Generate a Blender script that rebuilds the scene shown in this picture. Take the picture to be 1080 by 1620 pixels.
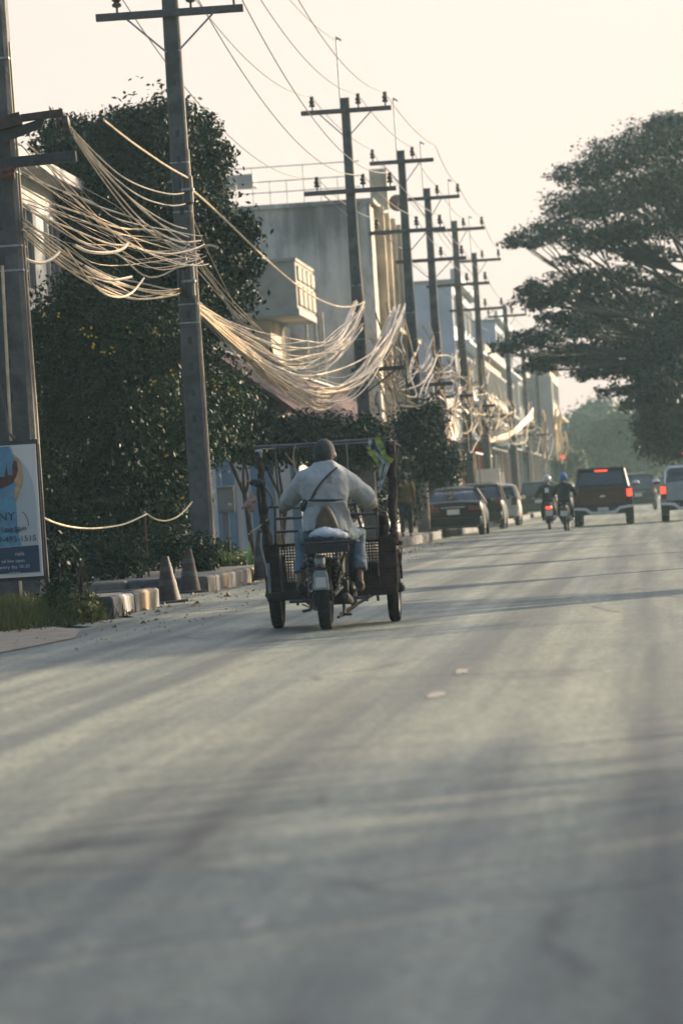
import bpy, bmesh, math, random
import numpy as np
from mathutils import Vector, Matrix, Quaternion
R = math.radians
random.seed(7); rng = np.random.default_rng(7)
for o in list(bpy.data.objects): bpy.data.objects.remove(o)
SC = bpy.context.scene; COL = SC.collection
# ---------------------------------------------------------------- camera
CAM_H = 1.06; F = 6500.0; YAW = 4.32; PITCH = -0.05; ROLL = 3.5
cd = bpy.data.cameras.new('camera'); CAM = bpy.data.objects.new('camera', cd); COL.objects.link(CAM)
cd.sensor_fit = 'VERTICAL'; cd.sensor_height = 36.0; cd.lens = F/1620*36.0
cd.clip_start = 0.5; cd.clip_end = 4000
CAMR = Matrix.Rotation(R(YAW), 3, 'Z') @ Matrix.Rotation(R(90+PITCH), 3, 'X') @ Matrix.Rotation(R(-ROLL), 3, 'Z')
CAM.matrix_world = Matrix.Translation((0, 0, CAM_H)) @ CAMR.to_4x4()
cd.dof.use_dof = True; cd.dof.focus_distance = 50.0; cd.dof.aperture_fstop = 3.4
SC.camera = CAM
SC.render.resolution_x = 682; SC.render.resolution_y = 1024
# ---------------------------------------------------------------- light
SUN_AZ = 48.0; SUN_EL = 16.0        # azimuth to the right of the street direction (+Y)
wd = bpy.data.worlds.new('World'); SC.world = wd; wd.use_nodes = True
wn = wd.node_tree.nodes; wl = wd.node_tree.links
bg = wn['Background']; bg.inputs[1].default_value = 0.15
sky = wn.new('ShaderNodeTexSky'); sky.sky_type = 'NISHITA'; sky.sun_disc = False
sky.sun_elevation = R(SUN_EL); sky.sun_rotation = R(SUN_AZ)
sky.air_density = 1.0; sky.dust_density = 4.0; sky.ozone_density = 1.0
# dusty evening haze: the same pale band all round the horizon, clear sky above it
wtc = wn.new('ShaderNodeTexCoord'); wsp = wn.new('ShaderNodeSeparateXYZ'); wl.new(wtc.outputs['Generated'], wsp.inputs[0])
wmr = wn.new('ShaderNodeMapRange'); wmr.interpolation_type = 'SMOOTHSTEP'; wl.new(wsp.outputs[2], wmr.inputs[0])
wmr.inputs[1].default_value = .10; wmr.inputs[2].default_value = .75; wmr.inputs[3].default_value = .93; wmr.inputs[4].default_value = .0
tint = wn.new('ShaderNodeMix'); tint.data_type = 'RGBA'
wl.new(wmr.outputs[0], tint.inputs[0]); wl.new(sky.outputs[0], tint.inputs[6]); 
# the haze glows towards the sun and dims away from it, as real haze does
wdt = wn.new('ShaderNodeVectorMath'); wdt.operation = 'DOT_PRODUCT'; wl.new(wtc.outputs['Generated'], wdt.inputs[0]); wdt.inputs[1].default_value = (math.sin(R(SUN_AZ)), math.cos(R(SUN_AZ)), 0)
wm2 = wn.new('ShaderNodeMapRange'); wm2.interpolation_type = 'SMOOTHSTEP'; wl.new(wdt.outputs['Value'], wm2.inputs[0]); wm2.inputs[1].default_value = -1; wm2.inputs[2].default_value = .7
hzc = wn.new('ShaderNodeMix'); hzc.data_type = 'RGBA'; wl.new(wm2.outputs[0], hzc.inputs[0]); hzc.inputs[6].default_value = (.46, .62, .66, 1); hzc.inputs[7].default_value = (2.40, 1.94, 1.74, 1)
wl.new(hzc.outputs[2], tint.inputs[7])
wl.new(tint.outputs[2], bg.inputs[0])
sd = bpy.data.lights.new('sun', 'SUN'); SUN = bpy.data.objects.new('sun', sd); COL.objects.link(SUN)
sd.energy = 4.8; sd.angle = R(0.6); sd.color = (1.0, 0.80, 0.57)
SDIR = Vector((math.sin(R(SUN_AZ))*math.cos(R(SUN_EL)), math.cos(R(SUN_AZ))*math.cos(R(SUN_EL)), math.sin(R(SUN_EL))))
SUN.rotation_euler = SDIR.to_track_quat('Z', 'Y').to_euler(); SUN.location = (60, 60, 60)
vs = SC.view_settings; vs.view_transform = 'Standard'; vs.look = 'None'; vs.gamma = 1.0; vs.use_curve_mapping = False
vs.exposure = 1.5
SC.cycles.use_denoising = True
SC.cycles.max_bounces = 6; SC.cycles.diffuse_bounces = 3; SC.cycles.glossy_bounces = 3; SC.cycles.transmission_bounces = 4
SC.cycles.volume_bounces = 0; SC.cycles.transparent_max_bounces = 8
SC.cycles.caustics_reflective = False; SC.cycles.caustics_refractive = False
SC.cycles.sample_clamp_indirect = 6

# ---------------------------------------------------------------- pixel -> place helpers (used to read sizes and positions off the photograph)
def ray(px, py):
    return CAMR @ Vector((px-540, 810-py, -F))
def W(px, py, Y):
    d = ray(px, py); return Vector((0, 0, CAM_H)) + d*(Y/d.y)
def G(px, py, z=0.0):
    d = ray(px, py); return Vector((0, 0, CAM_H)) + d*((z-CAM_H)/d.z)

# ---------------------------------------------------------------- materials
MATS = {}
def mat(name, col, rough=.6, metal=0., var=.12, scale=6., bump=0., bscale=40., spec=.5, coat=0., emit=None, estr=0., trans=0., alpha=1., col2=None, ramp=(.35,.65), rand=0.):
    if name in MATS: return MATS[name]
    m = bpy.data.materials.new(name); m.use_nodes = True; MATS[name] = m
    n = m.node_tree.nodes; l = m.node_tree.links; b = n['Principled BSDF']
    b.inputs['Roughness'].default_value = rough; b.inputs['Metallic'].default_value = metal
    b.inputs['Specular IOR Level'].default_value = spec; b.inputs['Coat Weight'].default_value = coat
    if emit: b.inputs['Emission Color'].default_value = (*emit, 1); b.inputs['Emission Strength'].default_value = estr
    if trans: b.inputs['Transmission Weight'].default_value = trans
    tc = n.new('ShaderNodeTexCoord')
    nz = n.new('ShaderNodeTexNoise'); nz.inputs['Scale'].default_value = scale; nz.inputs['Detail'].default_value = 6; nz.inputs['Roughness'].default_value = .6
    l.new(tc.outputs['Object'], nz.inputs['Vector'])
    rp = n.new('ShaderNodeValToRGB'); l.new(nz.outputs[0], rp.inputs[0])
    rp.color_ramp.elements[0].position = ramp[0]; rp.color_ramp.elements[1].position = ramp[1]
    c1 = [max(0, c*(1-var)) for c in col]; c2 = list(col2) if col2 else [min(1, c*(1+var)) for c in col]
    rp.color_ramp.elements[0].color = (*c1, 1); rp.color_ramp.elements[1].color = (*c2, 1)
    out = rp.outputs[0]
    if rand:
        oi = n.new('ShaderNodeObjectInfo'); hs = n.new('ShaderNodeHueSaturation')
        mr = n.new('ShaderNodeMapRange'); mr.inputs[3].default_value = 1-rand; mr.inputs[4].default_value = 1+rand
        l.new(oi.outputs['Random'], mr.inputs[0]); l.new(mr.outputs[0], hs.inputs['Value']); l.new(out, hs.inputs['Color']); out = hs.outputs[0]
    l.new(out, b.inputs['Base Color'])
    if bump:
        n2 = n.new('ShaderNodeTexNoise'); n2.inputs['Scale'].default_value = bscale; n2.inputs['Detail'].default_value = 5
        l.new(tc.outputs['Object'], n2.inputs['Vector'])
        bp = n.new('ShaderNodeBump'); bp.inputs['Strength'].default_value = bump; bp.inputs['Distance'].default_value = .02
        l.new(n2.outputs[0], bp.inputs['Height']); l.new(bp.outputs[0], b.inputs['Normal'])
    return m

def leaf_mat(name, col, col2, trans=.3, scale=.9, tcol=None):
    if name in MATS: return MATS[name]
    m = bpy.data.materials.new(name); m.use_nodes = True; MATS[name] = m
    n = m.node_tree.nodes; l = m.node_tree.links; b = n['Principled BSDF']; out = n['Material Output']
    tc = n.new('ShaderNodeTexCoord'); nz = n.new('ShaderNodeTexNoise'); nz.inputs['Scale'].default_value = scale; nz.inputs['Detail'].default_value = 8; nz.inputs['Roughness'].default_value = .75
    l.new(tc.outputs['Object'], nz.inputs['Vector'])
    rp = n.new('ShaderNodeValToRGB'); l.new(nz.outputs[0], rp.inputs[0])
    rp.color_ramp.elements[0].position = .35; rp.color_ramp.elements[1].position = .68
    rp.color_ramp.elements[0].color = (*col, 1); rp.color_ramp.elements[1].color = (*col2, 1)
    l.new(rp.outputs[0], b.inputs['Base Color']); b.inputs['Roughness'].default_value = .5; b.inputs['Specular IOR Level'].default_value = .12
    t = n.new('ShaderNodeBsdfTranslucent'); l.new(rp.outputs[0], t.inputs[0])
    mx = n.new('ShaderNodeMixShader'); mx.inputs[0].default_value = trans
    l.new(b.outputs[0], mx.inputs[1]); l.new(t.outputs[0], mx.inputs[2]); l.new(mx.outputs[0], out.inputs[0])
    return m

# ---------------------------------------------------------------- mesh builder
class MB:
    def __init__(s): s.v = []; s.f = []
    def add(s, vs, fs):
        b = len(s.v); s.v += [tuple(x) for x in vs]; s.f += [tuple(i+b for i in f) for f in fs]; return s
    def box(s, c, size, rot=None):
        hx, hy, hz = size[0]/2, size[1]/2, size[2]/2
        p = [Vector((x*hx, y*hy, z*hz)) for z in (-1, 1) for x, y in ((-1,-1),(1,-1),(1,1),(-1,1))]
        if rot is not None: p = [rot @ q for q in p]
        c = Vector(c)
        return s.add([c+q for q in p], [(3,2,1,0),(4,5,6,7),(0,1,5,4),(1,2,6,5),(2,3,7,6),(3,0,4,7)])
    def bb(s, x0, x1, y0, y1, z0, z1):
        return s.box(((x0+x1)/2, (y0+y1)/2, (z0+z1)/2), (x1-x0, y1-y0, z1-z0))
    def beam(s, a, b, w, h=None, up=(0,0,1)):
        a = Vector(a); b = Vector(b); h = h or w; d = (b-a); L = d.length; d = d/L
        u = Vector(up)
        if abs(d.dot(u)) > .98: u = Vector((0, 1, 0))
        x = d.cross(u).normalized(); z = x.cross(d)
        return s.box((a+b)/2, (w, L, h), Matrix((x, d, z)).transposed())
    def tube(s, pts, r, seg=8, caps=True, flat=None):
        pts = [Vector(p) for p in pts]; n = len(pts)
        rs = r if isinstance(r, (list, tuple)) else [r]*n
        vs = []; fs = []; x = None
        for i, p in enumerate(pts):
            d = (pts[min(i+1, n-1)]-pts[max(i-1, 0)])
            d = d.normalized() if d.length > 1e-9 else Vector((0, 0, 1))
            if x is None:
                x = d.cross(Vector((0, 0, 1)) if abs(d.z) < .95 else Vector((0, 1, 0))).normalized()
            else:
                x = (x - d*x.dot(d)); x = x.normalized() if x.length > 1e-6 else d.orthogonal().normalized()
            y = d.cross(x)
            rr = rs[i]; rx, ry = rr if isinstance(rr, (list, tuple)) else (rr, rr)
            for k in range(seg):
                a = 2*math.pi*k/seg; vs.append(p + x*(rx*math.cos(a)) + y*(ry*math.sin(a)))
        for i in range(n-1):
            for k in range(seg):
                a = i*seg+k; b = i*seg+(k+1) % seg; fs.append((a, b, b+seg, a+seg))
        if caps: fs.append(tuple(range(seg-1, -1, -1))); fs.append(tuple((n-1)*seg+k for k in range(seg)))
        return s.add(vs, fs)
    def rings(s, rings, caps=True, closed=False):
        k = len(rings[0]); n = len(rings); vs = [p for r in rings for p in r]; fs = []
        for i in range(n if closed else n-1):
            j = (i+1) % n
            for a in range(k):
                b = (a+1) % k; fs.append((i*k+a, i*k+b, j*k+b, j*k+a))
        if caps and not closed: fs.append(tuple(range(k-1, -1, -1))); fs.append(tuple((n-1)*k+a for a in range(k)))
        return s.add(vs, fs)
    def lathe(s, c, axis, prof, seg=20, closed=False):
        # prof: list of (radius, offset along axis)
        c = Vector(c); ax = Vector(axis).normalized(); x = ax.orthogonal().normalized(); y = ax.cross(x)
        rg = [[c + ax*h + x*(r*math.cos(2*math.pi*k/seg)) + y*(r*math.sin(2*math.pi*k/seg)) for k in range(seg)] for r, h in prof]
        return s.rings(rg, caps=not closed, closed=closed)
    def ball(s, c, r, seg=12, rg=8, rot=None):
        rx, ry, rz = r if isinstance(r, (list, tuple)) else (r, r, r); c = Vector(c); vs = []; fs = []
        for i in range(1, rg):
            t = math.pi*i/rg
            for k in range(seg):
                a = 2*math.pi*k/seg; p = Vector((rx*math.sin(t)*math.cos(a), ry*math.sin(t)*math.sin(a), rz*math.cos(t)))
                vs.append(c + (rot @ p if rot is not None else p))
        for top in (1, -1):
            p = Vector((0, 0, rz*top)); vs.append(c + (rot @ p if rot is not None else p))
        T = (rg-1)*seg
        for i in range(rg-2):
            for k in range(seg):
                a = i*seg+k; b = i*seg+(k+1) % seg; fs.append((a, a+seg, b+seg, b))
        for k in range(seg):
            fs.append((T, k, (k+1) % seg)); fs.append((T+1, (rg-2)*seg+(k+1) % seg, (rg-2)*seg+k))
        return s.add(vs, fs)
    def quad(s, a, b, c, d): return s.add([a, b, c, d], [(0, 1, 2, 3)])
    def prism(s, poly, d):     # poly: list of 3D points, extruded by vector d
        n = len(poly); d = Vector(d); vs = [Vector(p) for p in poly] + [Vector(p)+d for p in poly]
        fs = [tuple(range(n-1, -1, -1)), tuple(range(n, 2*n))] + [(i, (i+1) % n, (i+1) % n+n, i+n) for i in range(n)]
        return s.add(vs, fs)
    def mesh(s, name, m=None, smooth=True, ang=35, fix=True):
        me = bpy.data.meshes.new(name); me.from_pydata([tuple(p) for p in s.v], [], s.f); me.validate(); me.update()
        if fix and len(s.f) < 60000:
            bm = bmesh.new(); bm.from_mesh(me); bmesh.ops.recalc_face_normals(bm, faces=bm.faces[:]); bm.to_mesh(me); bm.free()
        if m: me.materials.append(m)
        if smooth and len(me.polygons):
            me.polygons.foreach_set('use_smooth', [True]*len(me.polygons)); me.set_sharp_from_angle(angle=R(ang))
        return me

def put(name, me, parent=None, loc=None, bevel=0, local=None):
    o = bpy.data.objects.new(name, me); COL.objects.link(o)
    if loc is not None: o.location = loc
    if parent is not None: o.parent = parent
    if bevel:
        md = o.modifiers.new('bevel', 'BEVEL'); md.width = bevel; md.segments = 2; md.limit_method = 'ANGLE'; md.angle_limit = R(40)
    return o
def P(name, mb, m, parent=None, smooth=True, bevel=0, ang=35, loc=None, kind=None, label=None):
    o = put(name, mb.mesh(name, m, smooth, ang), parent, loc, bevel)
    if kind: o['kind'] = kind
    if label: o['label'] = label
    return o
def tag(o, label, cat, group=None):
    o['label'] = label; o['category'] = cat
    if group: o['group'] = group
    return o
def thing(name, label, cat, loc=(0,0,0), rz=0., group=None):
    o = bpy.data.objects.new(name, None); COL.objects.link(o); o.empty_display_size = .2
    o.location = loc; o.rotation_euler = (0, 0, rz); return tag(o, label, cat, group)
def struct(o): o['kind'] = 'structure'; return o
def dup(root, loc, rz=None, label=None):
    def cp(o, par):
        c = o.copy(); COL.objects.link(c); c.parent = par
        for ch in o.children: cp(ch, c)
        return c
    r = cp(root, None); r.location = loc
    if rz is not None: r.rotation_euler = (0, 0, rz)
    if label: r['label'] = label
    return r
def baked(mb, voxel=.012, smooth=6, name='tmp', m=None, disp=0., dscale=.1):
    """union of overlapping closed shapes into one continuous surface"""
    me = mb.mesh(name, None, False); o = bpy.data.objects.new(name, me); COL.objects.link(o)
    r = o.modifiers.new('r', 'REMESH'); r.mode = 'VOXEL'; r.voxel_size = voxel
    if smooth:
        k = o.modifiers.new('s', 'SMOOTH'); k.iterations = smooth; k.factor = .5
    if disp:
        t = bpy.data.textures.new(name, 'CLOUDS'); t.noise_scale = dscale; t.noise_depth = 2
        d = o.modifiers.new('d', 'DISPLACE'); d.texture = t; d.strength = disp; d.mid_level = .5
    dg = bpy.context.evaluated_depsgraph_get(); res = bpy.data.meshes.new_from_object(o.evaluated_get(dg))
    bpy.data.objects.remove(o); bpy.data.meshes.remove(me); res.name = name; res.materials.clear()
    if m: res.materials.append(m)
    res.polygons.foreach_set('use_smooth', [True]*len(res.polygons))
    return res

# ---------------------------------------------------------------- foliage
def leaves_mesh(name, blobs, n, size, m, clump=10, spread=.28, flat=0., shell=.55, drop=0., seed=1, cut=None):
    """blobs: (center, (rx,ry,rz)[, weight]); small bent leaf faces in clumps through the outer part of each blob"""
    g = np.random.default_rng(seed)
    w = np.array([b[2] if len(b) > 2 else (b[1][0]*b[1][1]*b[1][2])**(.67) for b in blobs]); w = w/w.sum()
    nc = max(1, n//clump)
    bi = g.choice(len(blobs), nc, p=w)
    C = np.array([tuple(b[0]) for b in blobs])[bi]; RR = np.array([b[1] for b in blobs])[bi]
    d = g.normal(size=(nc, 3)); d /= np.linalg.norm(d, axis=1)[:, None]
    ph = g.uniform(0, 6.28, (len(blobs), 3))[bi]
    lump = 1 + .16*np.sin(d[:, 0]*5+ph[:, 0]) * np.sin(d[:, 1]*5+ph[:, 1]) + .12*np.sin(d[:, 2]*9+ph[:, 2])
    r = (shell + (1-shell)*g.random(nc)**.6) * lump
    cc = C + d*r[:, None]*RR
    csz = g.uniform(.5, 1.3, nc)
    cp = np.repeat(cc, clump, axis=0); cs = np.repeat(csz, clump); dd = np.repeat(d, clump, axis=0)
    sp = spread*np.repeat(RR.min(axis=1), clump)*cs
    N = len(cp)
    p = cp + np.clip(g.normal(size=(N, 3)), -2, 2)*np.minimum(sp, .6)[:, None]*np.array([1, 1, 1-.6*flat])
    if cut is not None: k = cut(p); p = p[k]; dd = dd[k]; N = len(p)
    nr = g.normal(size=(N, 3)) + dd*.6 + np.array([0, 0, .5+2.0*flat]); nr /= np.linalg.norm(nr, axis=1)[:, None]
    t = g.normal(size=(N, 3)) + np.array([0, 0, -drop]); t -= nr*(t*nr).sum(1)[:, None]; t /= np.linalg.norm(t, axis=1)[:, None]
    b = np.cross(nr, t); L = size*g.uniform(.6, 1.35, N)[:, None]; Wd = L*.5
    v = np.stack([p-t*L*.5, p+b*Wd*.5-nr*L*.05, p+t*L*.5-nr*L*.12, p-b*Wd*.5-nr*L*.05], axis=1).reshape(-1, 3)
    me = bpy.data.meshes.new(name); me.vertices.add(N*4); me.vertices.foreach_set('co', v.astype(np.float32).ravel())
    me.loops.add(N*4); me.loops.foreach_set('vertex_index', np.arange(N*4, dtype=np.int32))
    me.polygons.add(N); me.polygons.foreach_set('loop_start', np.arange(0, N*4, 4, dtype=np.int32))
    me.update(calc_edges=True); me.validate()
    me.materials.append(m); return me
def limb(mb, a, b, r0, r1, bend=.1, seg=7, n=6, rg=random):
    a = Vector(a); b = Vector(b); L = (b-a).length
    off = [Vector((rg.uniform(-1, 1), rg.uniform(-1, 1), rg.uniform(-.3, .6)))*L*bend for _ in range(2)]
    pts = []
    for i in range(n+1):
        t = i/n; w1 = math.sin(math.pi*t); w2 = math.sin(2*math.pi*t)*.5
        pts.append(a.lerp(b, t) + off[0]*w1 + off[1]*w2)
    mb.tube(pts, [r0+(r1-r0)*i/n for i in range(n+1)], seg); return pts
# ================================================================ SETTING
def road_material():
    m = bpy.data.materials.new('asphalt'); m.use_nodes = True; n = m.node_tree.nodes; l = m.node_tree.links; b = n['Principled BSDF']
    tc = n.new('ShaderNodeTexCoord')
    def noise(scale, detail=5, rough=.6, sx=1, sy=1):
        mp = n.new('ShaderNodeMapping'); mp.inputs['Scale'].default_value = (sx, sy, 1); l.new(tc.outputs['Object'], mp.inputs[0])
        z = n.new('ShaderNodeTexNoise'); z.inputs['Scale'].default_value = scale; z.inputs['Detail'].default_value = detail; z.inputs['Roughness'].default_value = rough
        l.new(mp.outputs[0], z.inputs['Vector']); return z.outputs[0]
    def ramp(src, p0, c0, p1, c1):
        r = n.new('ShaderNodeValToRGB'); l.new(src, r.inputs[0]); e = r.color_ramp.elements
        e[0].position = p0; e[1].position = p1; e[0].color = (*c0, 1); e[1].color = (*c1, 1); return r.outputs[0]
    def mix(a, c, fac, mode='MULTIPLY'):
        x = n.new('ShaderNodeMix'); x.data_type = 'RGBA'; x.blend_type = mode; x.inputs[0].default_value = fac
        l.new(a, x.inputs[6]); l.new(c, x.inputs[7]); return x.outputs[2]
    base = ramp(noise(2.2, 8, .7), .3, (.078, .094, .086), .7, (.114, .133, .121))        # worn grey asphalt
    wear = ramp(noise(1.0, 3, .5, 2.1, .022), .39, (.28, .34, .36), .61, (1.58, 1.50, 1.34))  # tyre-polished tracks along the street
    wear2 = ramp(noise(1.0, 6, .6, 3.2, .16), .35, (.66, .68, .70), .66, (1.25, 1.21, 1.15))
    patch = ramp(noise(.35, 5, .6), .38, (.90, .91, .92), .62, (1.10, 1.09, 1.07))
    agg = ramp(noise(46, 6, .85), .34, (.30, .31, .32), .68, (1.9, 1.85, 1.72))
    mott = ramp(noise(17, 4, .8), .38, (.42, .44, .45), .62, (1.70, 1.66, 1.58))
    mott2 = ramp(noise(1.0, 3, .8, 9, 26), .36, (.74, .75, .76), .64, (1.28, 1.26, 1.22))
    base = mix(mix(base, mott, .9), mott2, .8)
    c = mix(mix(mix(mix(base, wear, .75), wear2, .9), patch, .8), agg, .9)
    vz = n.new('ShaderNodeTexVoronoi'); vz.feature = 'DISTANCE_TO_EDGE'; vz.inputs['Scale'].default_value = .42
    wp = n.new('ShaderNodeMix'); wp.data_type = 'RGBA'; wp.inputs[0].default_value = .35; l.new(tc.outputs['Object'], wp.inputs[6])
    wz = n.new('ShaderNodeTexNoise'); wz.inputs['Scale'].default_value = 1.1; wz.inputs['Detail'].default_value = 6; l.new(tc.outputs['Object'], wz.inputs[0]); l.new(wz.outputs['Color'], wp.inputs[7]); l.new(wp.outputs[2], vz.inputs['Vector'])
    crack = ramp(vz.outputs['Distance'], .0, (.35, .36, .37), .012, (1, 1, 1))      # hairline cracks
    gate = ramp(noise(.22, 3, .5), .48, (1, 1, 1), .56, (0, 0, 0))
    cm = n.new('ShaderNodeMix'); cm.data_type = 'RGBA'; l.new(gate, cm.inputs[0]); cm.inputs[6].default_value = (1, 1, 1, 1); l.new(crack, cm.inputs[7])
    stain = ramp(noise(.55, 4, .6, 1.2, .5), .60, (1, 1, 1), .68, (.62, .63, .64))     # oil drips and patches
    c = mix(mix(c, cm.outputs[2], 1.), stain, .8)
    l.new(c, b.inputs['Base Color'])
    rr = n.new('ShaderNodeMapRange'); l.new(noise(1.0, 4, .55, 1.35, .05), rr.inputs[0]); rr.inputs[1].default_value = .3; rr.inputs[2].default_value = .7; rr.inputs[3].default_value = .74; rr.inputs[4].default_value = .56
    l.new(rr.outputs[0], b.inputs['Roughness']); b.inputs['Specular IOR Level'].default_value = .5
    bp = n.new('ShaderNodeBump'); bp.inputs['Strength'].default_value = .4; bp.inputs['Distance'].default_value = .008
    l.new(noise(60, 4, .75), bp.inputs['Height']); l.new(bp.outputs[0], b.inputs['Normal'])
    return m
m_road = road_material()
m_soil = mat('sandy_soil', (.20, .165, .12), .9, var=.3, scale=3, bump=.5, bscale=30)
m_ground = mat('dry_ground', (.10, .095, .065), .95, var=.35, scale=.8, bump=.6, bscale=8)
m_pave = mat('pavement_concrete', (.135, .125, .105), .85, var=.22, scale=3, bump=.3, bscale=25)
m_kerb_plain = mat('kerb_concrete', (.115, .108, .092), .85, var=.25, scale=6, bump=.5, bscale=30)
m_kerb_white = mat('kerb_white_paint', (.20, .196, .185), .75, var=.45, scale=9, bump=.4, bscale=30)
m_kerb_dark = mat('kerb_black_paint', (.055, .058, .062), .75, var=.4, scale=9, bump=.4, bscale=30)
m_kerb_yel = mat('kerb_yellow_paint', (.20, .145, .07), .75, var=.25, scale=9, bump=.4, bscale=30)

mb = MB(); mb.quad((-140, -6, -.02), (140, -6, -.02), (140, 470, -.02), (-140, 470, -.02)); struct(P('ground', mb, m_ground))
RX0, RX1 = -6.05, 5.6
def sheet(pts, z): return MB().add([(x, y, z) for x, y in pts], [tuple(range(len(pts)))])
rd = MB()
ys = [-5, 31] + list(np.linspace(33, 62, 30)) + [64, 440]
prev = None
for y in ys:                                   # ragged left edge where the asphalt meets the verge and the driveway mouth
    x = RX0 + (.25*math.sin(y*1.7)+.12*math.sin(y*4.1) if 31 < y < 49 else 0) - (.9 if 49.6 < y < 58 else 0) - (0.35 if y <= 31 else 0)
    cur = ((x, y, 0), (RX1, y, 0))
    if prev: rd.quad(prev[0], prev[1], cur[1], cur[0])
    prev = cur
struct(P('road', rd, m_road, smooth=False))
# driveway between the two kerb ends
struct(P('driveway', sheet([(-22, 50.2), (RX0-.85, 50.2), (RX0-.85, 57.8), (-22, 57.8)], .004), m_soil))
# sandy shoulder bottom left
g = [G(0, 996), G(70, 992), G(128, 996), G(120, 1010), G(60, 1022), G(0, 1034)]
struct(P('sandy_shoulder', sheet([(-9.5, g[0].y+.6)] + [(p.x, p.y) for p in g] + [(-9.5, g[-1].y)], .008), m_soil))
# pavements: solid slabs with real height behind individual kerb stones
def pavement(x0, x1, y0, y1, h=.2):
    return struct(P('pavement', MB().bb(x0, x1, y0, y1, -.02, h), m_pave, smooth=False))
pv1 = pavement(-14, RX0-.175, 45.75, 49.9, .2)
pv2 = pavement(-14, RX0-.46, 58.2, 130, .19)
pavement(-9.6, RX0-.16, 130.02, 420, .19)
pavement(RX1+.16, RX1+3.2, -5, 430, .17)
# kerb stones
def kerb(pts_list, name='kerb'):
    k = bpy.data.objects.new(name, None); COL.objects.link(k); struct(k)
    return k
def stone(k, a, b, w, h, m):
    a = Vector(a); b = Vector(b); d = (b-a); L = d.length; d.normalize(); nx = Vector((d.y, -d.x, 0))
    mb = MB(); c = .03
    prof = [(0, -.05), (w, -.05), (w, h-c), (w-c, h), (0, h)]
    j = random.uniform(-.012, .012)
    r0 = [a + d*.008 + nx*(x-w+j) + Vector((0, 0, z)) for x, z in prof]; r1 = [b - d*.008 + nx*(x-w+j) + Vector((0, 0, z+random.uniform(-.008, .008))) for x, z in prof]
    mb.rings([r0, r1]); return P('kerb_stone', mb, m, k, bevel=.012)
k1 = kerb(0)
y = 45.6
for i, m in enumerate([m_kerb_dark, m_kerb_white, m_kerb_dark, m_kerb_yel, m_kerb_plain]):
    L = [1.0, .9, .55, 1.0, .85][i]; stone(k1, (RX0+.0, y, 0), (RX0+.0, y+L, 0), .17, .235, m); y += L
for i in range(5): stone(k1, (RX0-.18-i*.95, 50.06, 0), (RX0-.18-(i+1)*.95+.02, 50.06, 0), .15, .23, [m_kerb_plain, m_kerb_dark][i % 2])
k2 = kerb(0)
for i in range(8): stone(k2, (RX0-.47-(i+1)*1.0+.02, 58.04, 0), (RX0-.47-i*1.0, 58.04, 0), .15, .22, [m_kerb_dark, m_kerb_plain, m_kerb_dark][i % 3])
y = 58.2
cyc = [m_kerb_plain, m_kerb_dark, m_kerb_yel, m_kerb_white]
for i in range(70):
    stone(k2, (RX0-.30, y, 0), (RX0-.30, y+1.0, 0), .17, .215, cyc[i % 4] if i < 14 else cyc[i % 2]); y += 1.0  # farther stones take only the darker colours, standing in for shade
k3 = kerb(0)
y = 130.1
for i in range(60):
    stone(k3, (RX0, y, 0), (RX0, y+2.0, 0), .17, .215, cyc[i % 2]); y += 2.0
k4 = kerb(0)
for i in range(45):
    a = Vector((RX1, 110+i*4, 0)); stone(k4, a+Vector((.17, 4, 0)), a+Vector((.17, 0, 0)), .17, .2, cyc[1+2*(i % 2)])
# worn remains of the painted lane line
m_paint = mat('worn_lane_paint', (.25, .225, .18), .7, var=.5, scale=14, bump=.3, bscale=60)
def paint(px, py, L, w):
    c = G(px, py); N = 22; vs = []
    for i in range(N):
        a = 2*math.pi*i/N; r = random.uniform(.6, 1.05)
        vs.append((c.x+w/2*math.copysign(abs(math.cos(a))**.6, math.cos(a))*r, c.y+L/2*math.copysign(abs(math.sin(a))**.6, math.sin(a))*r, .004))
    o = P('lane_marking', MB().add(vs, [tuple(range(N))]), m_paint); struct(o)
for a in [(690, 1100, .75, .10), (731, 1062, .9, .09), (402, 1466, .5, .10)]: paint(*a)

# ================================================================ BUILDINGS
m_white = mat('white_render', (.50, .50, .48), .85, var=.12, scale=1.2, bump=.15, bscale=20)
m_pale = mat('pale_blue_render', (.36, .40, .45), .85, var=.12, scale=.8, bump=.1)
m_cream = mat('cream_render', (.36, .31, .24), .85, var=.15, scale=.8, bump=.1)
m_grey = mat('grey_render', (.25, .25, .25), .85, var=.2, scale=.8, bump=.1)
m_maroon = mat('maroon_sheet', (.048, .017, .016), .9, var=.25, scale=1.5, bump=.1)
m_bluepaint = mat('blue_paint', (.10, .19, .27), .6, var=.15, scale=3)
m_glass = mat('window_glass', (.03, .04, .045), .12, var=.2, scale=2, spec=.6)
m_alu = mat('aluminium_frame', (.35, .36, .36), .45, metal=.6, var=.1)
m_rust = mat('rusty_steel', (.12, .055, .03), .75, var=.4, scale=14, bump=.3)
m_steel = mat('galvanised_steel', (.28, .30, .31), .5, metal=.5, var=.2, scale=10)
m_dark = mat('dark_metal', (.03, .032, .034), .5, var=.3, scale=12)
m_dgreen = mat('green_board', (.04, .14, .11), .6, var=.15)
m_orange = mat('orange_board', (.55, .13, .03), .55, var=.15)
m_redb = mat('red_board', (.45, .05, .035), .55, var=.15)
m_yel = mat('yellow_board', (.6, .42, .12), .6, var=.15)
m_whiteb = mat('white_board', (.7, .7, .68), .55, var=.08)
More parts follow.
